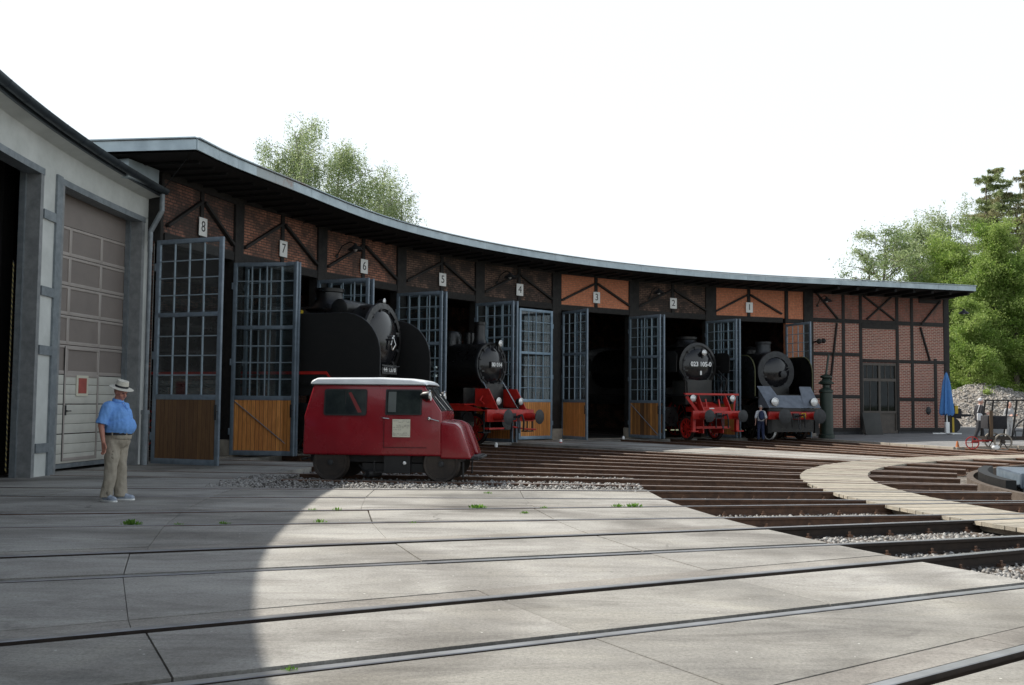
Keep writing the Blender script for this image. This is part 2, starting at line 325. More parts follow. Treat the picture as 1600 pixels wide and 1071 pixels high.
        if smooth:
            me.polygons.foreach_set('use_smooth', [True]*len(me.polygons)); me.set_sharp_from_angle(angle=rad(38))
        o = bpy.data.objects.new(name, me); COL.objects.link(o)
        if parent is not None: o.parent = parent
        if X is not None: o.matrix_local = X
        return o
def tag(o, label=None, cat=None, group=None, kind=None):
    if label: o['label'] = label
    if cat: o['category'] = cat
    if group: o['group'] = group
    if kind: o['kind'] = kind
    return o
def thing(name, label, cat, loc=(0, 0, 0), rz=0, group=None, X=None):
    o = bpy.data.objects.new(name, None); COL.objects.link(o); o.empty_display_size = .3
    if X is not None: o.matrix_world = X
    else: o.location = loc; o.rotation_euler = (0, 0, rz)
    return tag(o, label, cat, group)
def structure(o): o['kind'] = 'structure'; return o
def text_obj(txt, size, material, parent, X, name='lettering', bold=0, ext=.004, sx=1):
    cu = bpy.data.curves.new(name, 'FONT'); cu.body = txt; cu.size = size; cu.align_x = 'CENTER'; cu.align_y = 'CENTER'; cu.extrude = ext; cu.offset = bold
    o = bpy.data.objects.new('tmp', cu); COL.objects.link(o); dg = bpy.context.evaluated_depsgraph_get()
    me = bpy.data.meshes.new_from_object(o.evaluated_get(dg)); bpy.data.objects.remove(o); bpy.data.curves.remove(cu)
    me.name = name; me.materials.clear(); me.materials.append(M[material])
    t = bpy.data.objects.new(name, me); COL.objects.link(t); t.parent = parent; t.matrix_local = X @ Matrix.Diagonal((sx, 1, 1, 1)); return t
def face_X(loc, nrm):                                    # text frame: text x to the reader's right, z out of the face along nrm
    z = Vector(nrm).normalized(); x = Vector((0, 0, 1)).cross(z).normalized(); y = z.cross(x)
    return Matrix(((x.x, y.x, z.x, loc[0]), (x.y, y.y, z.y, loc[1]), (x.z, y.z, z.z, loc[2]), (0, 0, 0, 1)))
def mesh_np(name, V, F, mats, parent=None, mi=None, smooth=False):
    me = bpy.data.meshes.new(name); V = np.asarray(V, np.float32); F = np.asarray(F, np.int32); k = F.shape[1]
    me.vertices.add(len(V)); me.vertices.foreach_set('co', V.ravel()); me.loops.add(F.size); me.loops.foreach_set('vertex_index', F.ravel())
    me.polygons.add(len(F)); me.polygons.foreach_set('loop_start', np.arange(0, F.size, k, dtype=np.int32)); me.polygons.foreach_set('loop_total', np.full(len(F), k, np.int32))
    for m_ in mats: me.materials.append(M[m_] if isinstance(m_, str) else m_)
    if mi is not None: me.polygons.foreach_set('material_index', np.asarray(mi, np.int32))
    me.update(); me.validate()
    o = bpy.data.objects.new(name, me); COL.objects.link(o)
    if parent is not None: o.parent = parent
    return o

# ---------------------------------------------------------------- ground
RP = 11.4                                                # pit radius
rng = np.random.default_rng(7)
# one sheet to the horizon with a round hole for the turntable pit
g = MB(); N = 72; rings = [RP, 40, 90, 260, 900]
for j, R in enumerate(rings):
    for i in range(N):
        a = 2*math.pi*i/N; g.v.append((CX+R*math.cos(a), CY+R*math.sin(a), -.165))
for j in range(len(rings)-1):
    for i in range(N):
        g.f.append((j*N+i, j*N+(i+1) % N, (j+1)*N+(i+1) % N, (j+1)*N+i)); g.m.append(0 if j == 0 else 1)
structure(g.build('ground', ['ballast', 'grass']))
p = MB(); n = 96
p.lathe([(RP, -.165), (RP, -1.3)], (CX, CY, 0), n=n, cap=False, mi=2)  # pit wall coloured dark in place of shade
p.lathe([(RP, -1.3), (.01, -1.3)], (CX, CY, 0), n=n, cap=False, mi=1)
structure(p.build('turntable_pit', ['concrete2', 'ballast', 'shade_dark']))
p = MB(); p.lathe([(RP-.02, -.2), (RP-.02, -.01), (RP+.12, -.01), (RP+.12, -.2)], (CX, CY, 0), n=n, cap=False)
structure(p.build('pit_kerb', 'sleeper'))

# concrete paving in strips between the rails, real gaps for the flangeways and joints
con = MB()
def quad(t1, o1, t2, o2, Ra, Rb, mi=0, z=0):
    P = [pol(t1, math.sqrt(Ra*Ra-o1*o1), o1), pol(t1, math.sqrt(Rb*Rb-o1*o1), o1), pol(t2, math.sqrt(Rb*Rb-o2*o2), o2), pol(t2, math.sqrt(Ra*Ra-o2*o2), o2)]
    zz = z+random.uniform(-.004, .003); mi = 3 if (mi == 0 and random.random() < .3) else mi; con.slab(P, -.16, zz, mi)
random.seed(3)
def strips(t, tn, Ra, Rb, joints, gr=.655):
    js = [Ra]+[j for j in joints if Ra+.3 < j < Rb-.3]+[Rb]
    for a, b in zip(js[:-1], js[1:]):
        b2 = b-random.choice((.012, .012, .02, .03))
        quad(t, -gr, t, gr, a, b-random.choice((.01, .014, .022)))
        if tn is not None:
            b3 = b-.006; fo = .812
            quad(tn, -1.08, tn, -fo, a, b3, 1)
            quad(t, fo, tn, -1.098, a, b3)
J = [20.8, 23.3, 25.85, 28.4, 30.6, 33]
for k in range(1, 7): strips(T(k), T(k+1), 18.4, 31 if k < 3 else 36, [j+random.uniform(-.15, .15) for j in J], .655 if k < 3 else .60)
strips(T(7), None, 18.4, 36, J)
strips(T(0), T(1), 25.6, 31, [28, 30.6])
quad(T(1)-.001, -.80, T(1), -.95, 18.4, 36, 0)           # edge strip beside the railcar's gravel
for k in range(-8, 0): strips(T(k), T(k+1), 29.3, 30.8, [])
quad(T(-8), -.80, T(-8), -2.2, 29.3, 30.8)
for k in range(-8, 6):
    quad(T(k), -.655, T(k), .655, 31.0, 45, 2); quad(T(k), .8, T(k+1), -.8, 31.0, 45, 2)  # indoor strips take the dark colour that imitates shade under the roofs
strips(T(-1), T(0), 26.2, 29.3, [28])
# boarded crossing between the third and fourth tracks
for a, b in ((15.1, 19), (19, 23), (23, 29.2)):
    quad(T(-5), -.655, T(-5), .655, a, b-.03); quad(T(-5), .8, T(-5), 1.3, a, b-.03); quad(T(-6), .82, T(-5), -.8, a, b-.03)
structure(con.build('paving', ['concrete', 'concrete2', 'shade_dark', 'concrete3'], smooth=False))
M['rubble'] = M['sleeper']

# planked ring walk
wk = MB(); a = 92.0; i = 0
while a < 262:
    da = .78; R1, R2 = 13.6, 15.04
    P = [pol(a, R1), pol(a, R2+random.uniform(-.012, .012)), pol(a+da-.05, R2+random.uniform(-.012, .012)), pol(a+da-.05, R1)]
    wk.slab([(q.x, q.y) for q in P], -.055, random.uniform(-.004, .003), random.choice([0, 0, 1, 1, 2, 3])); a += da
structure(wk.build('walkway', M['planks'], smooth=False))
wj = MB()
for R in (13.75, 14.85):
    for i in range(60):
        a = 92+i*2.83; wj.bar(pol(a, R, 0, -.1), pol(a+2.83, R, 0, -.1), .12, .085)
structure(wj.build('walkway_bearers', 'kerb', smooth=False))

# asphalt forecourt in front of the end wall, rising gently to it
EW0 = Vector((14.16, 47.4, 0)); EW1 = Vector((22.1, 50.1, 0))
tr = T(-8)
k0 = [pol(tr, s, -1.95) for s in (29.5, 27, 25, 23, 21, 19.5)]
pts_front = [(q.x, q.y, .0) for q in k0]
back = [(14.3, 48.2, .12), (16, 49, .15), (18, 49.7, .18), (20, 50.2, .2), (23.5, 51.5, .22), (30, 53, .2)]
fc = MB(); n_ = len(pts_front)
far = [(14, 56, .2), (18, 58, .2), (22, 60, .2), (26, 62, .2), (32, 64, .2), (44, 66, .2)]
front2 = [(k0[-1].x+1.2, k0[-1].y+1.0, 0), (k0[-1].x+6, k0[-1].y+2.6, 0.02), (40, 42, .02), (60, 44, .02)]
F_ = pts_front+front2
B_ = back+[(38, 55, .15), (50, 60, .1), (60, 62, .1)]; B_ = B_[:len(F_)-1]+[(60, 62, .1)]
B_ = B_[:len(F_)]
for i in range(len(F_)-1):
    fc.add([F_[i], F_[i+1], B_[min(i+1, len(B_)-1)], B_[min(i, len(B_)-1)]], [(0, 1, 2, 3)])
for i in range(len(B_)-1):
    a_, b_ = B_[i], B_[i+1]
    fc.add([a_, b_, (b_[0]-3, b_[1]+16, .2), (a_[0]-3, a_[1]+16, .2)], [(0, 1, 2, 3)])
structure(fc.build('forecourt', 'asphalt', smooth=False))
kb = MB()
for a_, b_ in zip(F_[:-3], F_[1:-2]):
    a_ = Vector(a_); b_ = Vector(b_); L = (b_-a_).length; m_ = max(1, int(L/.9))
    for j in range(m_):
        p0 = a_.lerp(b_, j/m_+.006); p1 = a_.lerp(b_, (j+1)/m_-.006)
        kb.bar(p0+Vector((0, 0, -.07)), p1+Vector((0, 0, -.07)), .16, .2)
structure(kb.build('kerb', 'kerb', smooth=False, bevel=.012))
# floor inside both sheds: its paving strips are coloured dark for indoor shade
# ---------------------------------------------------------------- tracks
def rail_mesh(mb, t, o, s0, s1, z0=-.145, fine=False):
    hw = .043 if fine else .036
    sec = [(-.07, 0), (.07, 0), (.07, .012), (.012, .028), (.012, .105), (hw, .115), (hw, .148), (hw-.006, .153), (-hw+.006, .153), (-hw, .148), (-hw, .115), (-.012, .105), (-.012, .028), (-.07, .012)]
    n = len(sec); vs = [pol(t, s, o+a, z0+b) for s in (s0, s1) for a, b in sec]
    for i in range(n):
        j = (i+1) % n; mb.add([vs[i], vs[j], vs[n+j], vs[n+i]], [(0, 1, 2, 3)], 1 if i in (6, 7, 8) else 0)
    mb.add([vs[i] for i in range(n)], [tuple(range(n))]); mb.add([vs[n+i] for i in range(n)], [tuple(range(n))])
desc = {-8: 'railway track to bay 1 nearest the asphalt forecourt', -7: 'railway track to bay 2 under the number plated loco', -6: 'railway track running into bay 3 with the open dark gateway',
        -5: 'railway track to bay 4, paved between its rails', -4: 'railway track to bay 5 under the small tank loco', -3: 'railway track to bay 6 behind the black loco',
        -2: 'railway track to bay 7 under the big black loco', -1: 'railway track to bay 8 behind the red railcar', 0: 'railway track in gravel under the red railcar',
        1: 'railway track set in concrete, first in front of the railcar', 2: 'railway track set in concrete, second in front of the railcar, with weeds', 3: 'railway track set in concrete, third in front of the railcar',
        4: 'railway track set in concrete with wide dark grooves, nearest whole pair', 5: 'railway track cutting the bottom right corner of the view', 6: 'railway track beside the camera'}
for k in range(-9, 7):
    t = T(k)
    if k == -9: lab = 'railway track beyond bay 1 under the pump trolley'; t = T(-9)-1.0
    else: lab = desc[k]
    th = thing('railway_track', lab, 'railway track', pol(t, 20), 0, 'tracks fanning out from the turntable')
    Xi = Matrix.Translation(pol(t, 20)).inverted()
    end = 44 if k <= 3 else 36
    if k == -9: end = 19.6
    for o in (-.7525, .7525):
        mb = MB(); segs = [RP+.3, 18.4, end] if end > 19 else [RP+.3, end]
        rail_mesh(mb, t, o, RP+.3, end, fine=k >= 3)
        ob = mb.build('rail', ['rail_shaded' if k >= 3 else 'rust', 'railtop2' if k >= 1 else 'railtop'], th, Xi, smooth=False)
    # sleepers and rail fastenings where the track lies open
    sl_ = MB(); fs_ = MB(); s = RP+.6; e = 18.3 if k >= 1 else (25.5 if k == 0 else 29.2)
    if k == -9: e = 19.4
    while s < e:
        if not (13.55 < s < 15.1):
            wd = min(2.3, 2*math.sin(rad(DT/2))*s-.02)
            sl_.bar(pol(t, s, -wd/2, -.205), pol(t, s, wd/2, -.205), .22, .12)
            for o in (-.7525, .7525):
                for d in (-.1, .1):
                    if random.random() < .93:
                        fs_.box(-.035, .035, -.03, .03, 0, .035, 0, Matrix.Translation(pol(t, s, o+d, -.145)) @ Matrix.Rotation(rad(t), 4, 'Z'))
                        fs_.cyl(pol(t, s, o+d*1.02, -.12), pol(t, s, o+d*1.02, -.075), .016, n=6)
        s += .64
    tag(sl_.build('sleepers', 'sleeper', th, Xi, smooth=False), kind='stuff')
    tag(fs_.build('fastenings', 'rust', th, Xi, smooth=False), kind='stuff')

# loose ballast stones
def stones(name, P, size, material='stone', label=None):
    ico = bmesh.new(); bmesh.ops.create_icosphere(ico, subdivisions=1, radius=1); V0 = np.array([v.co for v in ico.verts]); F0 = np.array([[v.index for v in f.verts] for f in ico.faces]); ico.free()
    n = len(P); nv = len(V0); V = np.repeat(V0[None], n, 0)*rng.uniform(.7, 1.25, (n, nv, 1))
    V = V*rng.uniform(.55, 1.2, (n, 1, 3))
    a = rng.uniform(0, 6.28, n); c, s_ = np.cos(a), np.sin(a); b = rng.uniform(0, 6.28, n); cb, sb = np.cos(b), np.sin(b)
    x = V[..., 0]*c[:, None]-V[..., 1]*s_[:, None]; y = V[..., 0]*s_[:, None]+V[..., 1]*c[:, None]; z = V[..., 2]
    y2 = y*cb[:, None]-z*sb[:, None]; z2 = y*sb[:, None]+z*cb[:, None]
    V = np.stack([x, y2, z2], -1)*size[:, None, None]+P[:, None, :]
    F = (F0[None]+np.arange(n)[:, None, None]*nv).reshape(-1, 3)
    return mesh_np(name, V.reshape(-1, 3), F, [material])
def polar_pts(n, R0, R1, a0, a1, z):
    R = np.sqrt(rng.uniform(R0*R0, R1*R1, n)); a = np.radians(rng.uniform(a0, a1, n)); return np.stack([CX+R*np.cos(a), CY+R*np.sin(a), np.full(n, z)], 1)
P = np.concatenate([polar_pts(9000, 15.1, 18.35, 187, 216, -.155), polar_pts(5000, 15.0, 18.4, 165, 187, -.155), polar_pts(3500, 11.8, 13.6, 150, 205, -.16),
                    polar_pts(4500, 15.1, 20, 130, 165, -.16)])
G = polar_pts(16000, 18.4, 25.7, 170.6, 180.2, -.13)   # heaped ballast round the railcar's track
off = np.abs(np.hypot(G[:, 0]-CX, G[:, 1]-CY)*np.sin(np.arctan2(G[:, 1]-CY, G[:, 0]-CX)-math.radians(T0)+0))
keep = (np.abs(off-.7525) > .12)
hgt = np.where(off < .66, -.10, -.02)
G[:, 2] = rng.uniform(-.15, 1, len(G))*0+np.where(off < .66, rng.uniform(-.15, -.07, len(G)), rng.uniform(-.13, -.005, len(G)))
# spill on the concrete at the west end
W_ = polar_pts(700, 25.5, 26.5, 173.5, 179.8, .005); W_ = W_[rng.uniform(0, 1, 700) > (np.hypot(W_[:, 0]-CX, W_[:, 1]-CY)-25.5)*.8]
P = np.concatenate([P, G[keep], W_])
sz = rng.uniform(.014, .036, len(P))
tag(stones('ballast_stones', P, sz), 'loose grey ballast stones lying between the rails', 'ballast', kind='stuff')
Gf = MB()   # ballast shoulders: raised bed sheet under the heaped stones
for (o0, o1, z) in ((.86, 2.05, -.06), (-1.9, -.86, -.06), (-.62, .62, -.125)):
    Gf.slab([pol(T0, 18.5, o0), pol(T0, 25.6, o0), pol(T0, 25.6, o1), pol(T0, 18.5, o1 if abs(o1) < 1 else math.copysign(1.5, o1))], -.17, z)
tag(Gf.build('ballast_bed', 'ballast', smooth=False), kind='structure')

# ---------------------------------------------------------------- turntable bridge
tt = thing('turntable', 'steel turntable bridge in its pit at the right edge', 'turntable', (CX, CY, 0), rad(165.9))
mb = MB()
for y in (-1.0, 1.0): mb.box(-10.9, 10.9, y-.12, y+.12, -.95, -.12)
mb.build('girder', 'darksteel', tt, bevel=.02)
mb = MB(); mb.box(-10.95, 10.95, -.66, .66, -.12, -.03); mb.box(-10.9, 10.9, .86, 1.9, -.12, -.02); mb.box(-10.9, 10.9, -1.9, -.86, -.12, -.02)
mb.build('deck', 'grey_paint', tt)
for y in (-.7525, .7525):
    mb = MB(); mb.box(-11, 11, y-.036, y+.036, -.12, .005); mb.build('rail', 'railtop', tt)
mb = MB(); mb.box(8.8, 10.95, -.9, 1.2, -.03, .28); mb.build('end_box', [mat('blue grey box paint', (.10, .13, .165), (.07, .09, .12), 3, .5)], tt, bevel=.03)
mb = MB(); mb.box(8.85, 10.9, 1.202, 1.206, .0, .24); mb.box(10.952, 10.956, -.85, 1.15, 0, .24); mb.build('side_panel', 'bluesteel', tt)
mb = MB()
arc = [(RP-.22, a) for a in range(-20, 8, 2)]
for (R_, a_), (R2, a2) in zip(arc[:-1], arc[1:]):
    mb.bar((R_*math.cos(rad(a_)), R_*math.sin(rad(a_)), .0), (R2*math.cos(rad(a2)), R2*math.sin(rad(a2)), .0), .2, .26)
mb.build('buffer_arc', 'soot', tt)
for y in (-1.6, 1.6):
    mb = MB(); mb.cyl((10.3, y-.07, -.95), (10.3, y+.07, -.95), .35, n=20); mb.build('wheel', 'iron', tt)

# ---------------------------------------------------------------- the roundhouse
RW = 30.16; HO = 5.42; ZT = 7.0
PA = [168.4, 161.5, 153.55, 145.55, 137.37, 129.2, 120.95, 112.85, 105.05, 102.85]      # post angles
def wallp(a, z=0, d=0): return pol(a, RW+d, 0, z)
rh = thing('roundhouse', 'long curved half-timbered brick roundhouse with eight numbered bays behind the tracks', 'roundhouse')
def facet(a1, a2):                                       # frame: x along the wall (viewer's right), y outward, z up
    p, q = wallp(a1), wallp(a2); x = (q-p).normalized(); y = Vector((-x.y, x.x, 0)); m = (p+q)/2
    return Matrix(((x.x, y.x, 0, m.x), (x.y, y.y, 0, m.y), (0, 0, 1, 0), (0, 0, 0, 1))), (q-p).length
bricks = {8: 'brick_soot', 7: 'brick_warm', 6: 'brick_warm', 5: 'brick_dark', 4: 'brick_dark', 3: 'brick_new', 2: 'brick_dark', 1: 'brick_new'}
def zbump(a): return .15*math.exp(-((a-162)/7.5)**2)
ZT0 = ZT
for i, b in enumerate(range(8, 0, -1)):
    X, L = facet(PA[i], PA[i+1]); h = L/2; ZT = ZT0+{8: .06, 7: .14, 6: .10, 5: .03}.get(b, 0)
    mb = MB(); mb.box(-h, h, 0, .25, HO+.22, ZT); mb.build('brick_wall', bricks[b], rh, X, smooth=False)
    mb = MB(); mb.box(-h+.2, h-.2, -.05, .26, HO, HO+.24); mb.build('lintel', 'timber', rh, X, bevel=.012)
    mb = MB(); mb.box(-.08, .08, -.045, .02, HO+.24, ZT-.05); mb.build('king_strut', 'timber', rh, X, bevel=.01)
    for s in (-1, 1):
        mb = MB(); mb.bar((s*.06, -.03, ZT-.32), (s*(h-.27), -.03, HO+.42), .08, .17, (0, -1, 0)); mb.build('brace', 'timber', rh, X, bevel=.01)
    mb = MB(); mb.box(-h, h, -.08, .3, ZT-.06, ZT+.12); mb.build('wall_plate', 'timber', rh, X)
    mb = MB(); mb.box(-h+.3, h-.3, -.1, .5, -.15, .015); mb.build('threshold', 'kerb', rh, X)
ZT = ZT0
X, L = facet(PA[8], PA[9])
mb = MB(); mb.box(-L/2, L/2, 0, .25, 0, ZT); mb.build('brick_wall', 'brick_new', rh, X, smooth=False)
mb = MB(); mb.box(-L/2, L/2, -.04, .24, HO, HO+.2); mb.build('lintel', 'timber', rh, X)
mb = MB(); mb.box(-L/2, L/2, -.08, .3, ZT-.06, ZT+.12); mb.build('wall_plate', 'timber', rh, X)
for i, a in enumerate(PA):
    w_ = (.12, .42, .46, .48, .5, .5, .56, .58, .16, .5)[i]
    c_ = wallp(a); u_ = Vector((math.cos(rad(a)), math.sin(rad(a)), 0)); X = Matrix(((-u_.y*-1, u_.x, 0, c_.x), (-u_.x, u_.y, 0, c_.y), (0, 0, 1, 0), (0, 0, 0, 1)))
    mb = MB(); mb.box(-w_/2, w_/2, -.09, .27, .45 if w_ > .2 else HO, ZT+.1); mb.build('post', 'timber', rh, X, bevel=.015)
    if w_ > .2:
        mb = MB(); mb.box(-w_/2-.05, w_/2+.05, -.2, .3, -.15, .47); mb.build('post_plinth', 'kerb', rh, X, bevel=.04)
# end wall: brick fields in a timber frame
ex = (EW1-EW0).normalized(); ey = Vector((-ex.y, ex.x, 0)); LE = (EW1-EW0).length
EX = Matrix(((ex.x, ey.x, 0, EW0.x), (ex.y, ey.y, 0, EW0.y), (0, 0, 1, 0), (0, 0, 0, 1)))
sx_ = LE/202.0                                           # photograph pixels along the wall -> metres (perspective eased below)
def ew(u):                                               # fraction across the picture of the wall -> metres along it
    y0, y1 = 47.4, 50.1; return LE*u*y0/(y1*(1-u)+y0*u) if True else 0
def ewp(xp):                                             # where the sight line through column xp meets the wall plane
    d = RT*(xp-800)+UP*(535.5-560)+fw*FPX; k = d.x/d.y; # (EW0+ex*s).x = k*(EW0+ex*s).y
    return (k*EW0.y-EW0.x)/(ex.x-k*ex.y)
cols = {n: ewp(x) for n, x in dict(c0=1268, a=1318, b=1345, c=1402, d=1425, e=1461, f=1474, m=1309).items()}
mb = MB(); mb.box(.1, LE, 0, .25, 5.62, ZT); mb.build('upper_brick_wall', 'brick_endtop', rh, EX, smooth=False)
wl, wr = cols['b']+.02, cols['c']-.02
mb = MB(); mb.box(.1, wl, 0, .25, 0, 5.62); mb.box(wl, wr, 0, .25, 3.62, 5.4); mb.box(wr, LE, 0, .25, 0, 5.62); mb.box(wl, wr, .01, .25, 5.4, 5.62)
mb.build('brick_wall', 'brick_end', rh, EX, smooth=False)
def post(x, z0=0.1, z1=ZT, w_=.17): MB().box(x-w_/2, x+w_/2, -.035, .2, z0, z1).build('post', 'timber', rh, EX, bevel=.008)
def rail_(x0, x1, z, h_=.17): MB().box(x0, x1, -.03, .19, z-h_/2, z+h_/2).build('cross_rail', 'timber', rh, EX, bevel=.008)
def brace(x0, z0, x1, z1): MB().bar((x0, -.015, z0), (x1, -.015, z1), .07, .17, (0, -1, 0)).build('brace', 'timber', rh, EX, bevel=.008)
for c_ in 'abcd': post(cols[c_], .35)
post(LE-.16, .1, ZT, .34)
e5 = cols['e']; MB().box(e5-.5*.17, e5+.5*.17, -.034, .2, .35, 3.9).build('post', 'timber', rh, EX)
rail_(.2, LE-.3, 5.62, .2); rail_(.2, cols['a'], 3.95+.05); rail_(cols['a'], cols['b'], 3.95+.05); rail_(cols['b'], LE-.3, 3.72, .16)
rail_(.2, cols['b'], 1.95); rail_(cols['c'], e5, 1.85); rail_(.2, wl, .35, .2); rail_(wr, LE-.3, .35, .2)
MB().box(.1, wl, -.06, .02, -.1, .26).build('stone_base', 'iron', rh, EX); MB().box(wr, LE, -.06, .02, -.1, .26).build('stone_base', 'iron', rh, EX)
MB().box(.1, LE, -.06, .3, ZT-.1, ZT+.12).build('wall_plate', 'timber', rh, EX)
MB().box(wl, wr, -.05, .2, 5.3, 5.53).build('beam', 'timber', rh, EX)
brace(.45, 6.95, cols['a']-.35, 5.72); brace(cols['a']-.4, 5.5, cols['m']-.55, 2.0)
brace(cols['b']+.15, 6.9, cols['c']-.15, 5.75); brace(cols['c']-.35, 6.9, cols['b']+.35, 5.75)
brace(LE-.5, 6.85, cols['d']+.55, 5.6); brace(cols['d']+.5, 5.45, cols['d']+1.05, 3.8)
MB().box(cols['d']+.45, LE-.5, -.05, .1, 6.68, 6.88).build('shelf_board', 'timber', rh, EX)
MB().ball((cols['d']+.95, -.02, 1.3), (.16, .03, .2), 10, 6).build('vent_cover', 'iron', rh, EX)
# end wall door with transom
dr = MB(); z0 = .18; zt = 3.62
for x0, x1 in ((wl, wl+.12), (wr-.12, wr), ((wl+wr)/2-.06, (wl+wr)/2+.06)): dr.box(x0, x1, -.01, .12, z0, zt)
for za, zb in ((2.72, 2.86), (zt-.12, zt), (1.15, 1.27), (z0, z0+.12)): dr.box(wl+.005, wr-.005, -.008, .115, za, zb)
dr.box(wl+.1, wr-.1, .04, .09, z0+.1, 1.2)
d_ = dr.build('door', 'brown_door', rh, EX, smooth=False)
gl = MB(); gl.box(wl+.1, wr-.1, .05, .07, 1.25, zt-.1); g_ = gl.build('glazing', 'darkglass', d_, smooth=False)
mb = MB()
for i in range(1, 6): x = wl+(wr-wl)*i/6; mb.box(x-.015, x+.015, .03, .09, 2.84, zt-.1)
for i in (1.5, 4.5): x = wl+(wr-wl)*i/6; mb.box(x-.012, x+.012, .03, .09, 1.25, 2.75)
mb.build('glazing_bar', 'brown_door', d_)
mb = MB(); mb.box(wl+.1, wr-.1, .11, .13, 1.2, zt-.1); mb.build('blind', mat('grey green curtain', (.05, .065, .06), (.035, .045, .042)), d_)
# closed back, side walls, floor and roof
out = MB(); RB = 46
angs = [PA[0]]+[PA[0]-i*(PA[0]-84)/24 for i in range(1, 25)]
for a_, b_ in zip(angs[:-1], angs[1:]):
    p, q = pol(a_, RB), pol(b_, RB); out.add([(p.x, p.y, -.1), (q.x, q.y, -.1), (q.x, q.y, ZT), (p.x, p.y, ZT)], [(0, 1, 2, 3)])
p, q = pol(PA[0], RW+.1), pol(PA[0], RB); out.add([(p.x, p.y, -.1), (q.x, q.y, -.1), (q.x, q.y, ZT), (p.x, p.y, ZT)], [(0, 1, 2, 3)])
q = pol(84, RB); p = EW1+ey*.2; out.add([(p.x, p.y, -.1), (q.x, q.y, -.1), (q.x, q.y, ZT), (p.x, p.y, ZT)], [(0, 1, 2, 3)])
out.build('outer_wall', 'brick_soot', rh, smooth=False)
# no partitions between stalls; the darkened floor colour keeps them dim
# roof: flat slab following the eave, zinc fascia in front
RE = 28.2; ZE = 7.06
ea = [172.25]+[172-i*1.95 for i in range(1, 37)]
eav = [pol(a, RE) for a in ea if a > 103.5]
tip = Vector((22.4, 47.75, 0)); st = eav[-1]; 
for i in range(1, 9): 
    f_ = i/8; q = st.lerp(tip, f_); q.y -= .0; eav.append(q)
bk = []
for p in eav:
    d = Vector((p.x-CX, p.y-CY, 0)); bk.append(Vector((CX, CY, 0))+d.normalized()*47 if p.x < 22.6 else Vector((26.5, 66, 0)))
def zb_at(p): return zbump(math.degrees(math.atan2(p.y-CY, p.x-CX)) % 360)
rf = MB()
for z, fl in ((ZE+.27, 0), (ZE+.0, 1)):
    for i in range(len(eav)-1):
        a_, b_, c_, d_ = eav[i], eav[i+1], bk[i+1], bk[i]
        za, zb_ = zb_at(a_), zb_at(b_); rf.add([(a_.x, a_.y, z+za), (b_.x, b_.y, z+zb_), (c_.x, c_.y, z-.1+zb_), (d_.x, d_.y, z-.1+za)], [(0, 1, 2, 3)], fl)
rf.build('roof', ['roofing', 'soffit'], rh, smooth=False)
fs = [MB(), MB()]
ring = [bk[0]]+eav+[bk[-1]]
for i in range(len(ring)-1):
    a_, b_ = ring[i].copy(), ring[i+1].copy(); d_ = (b_-a_).normalized()
    if 0 < i < len(ring)-2: b_ -= d_*.008
    a_.z = ZE+.155+zb_at(ring[i]); b_.z = ZE+.155+zb_at(ring[i+1])
    rusty = i in (4, 5)
    fs[1 if rusty else 0].bar(a_, b_, .05, .23)
    up_ = Vector((0, 0, .15)); fs[1 if i in (4, 5, 6) else 0].bar(a_+up_, b_+up_, .16, .025)
fs[0].build('fascia', 'zinc', rh, smooth=False); fs[1].build('rusted_fascia', 'zinc_rust', rh, smooth=False)
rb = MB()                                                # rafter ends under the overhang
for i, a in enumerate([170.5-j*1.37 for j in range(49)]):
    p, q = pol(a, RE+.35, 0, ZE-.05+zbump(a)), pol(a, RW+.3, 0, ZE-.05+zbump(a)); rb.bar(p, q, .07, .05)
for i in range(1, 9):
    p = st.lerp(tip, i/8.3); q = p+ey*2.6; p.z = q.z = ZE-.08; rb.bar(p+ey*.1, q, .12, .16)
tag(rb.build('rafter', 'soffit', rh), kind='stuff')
# roof cap at the corner + clad box between the two sheds
cb = MB(); cb.box(-1.9, .25, -.3, .9, 6.62, 7.05, 0, Matrix.Translation((-8.95, 22.7, 0)) @ Matrix.Rotation(rad(-14), 4, 'Z'))
cb.build('clad_box', 'zinc', rh, bevel=.02)

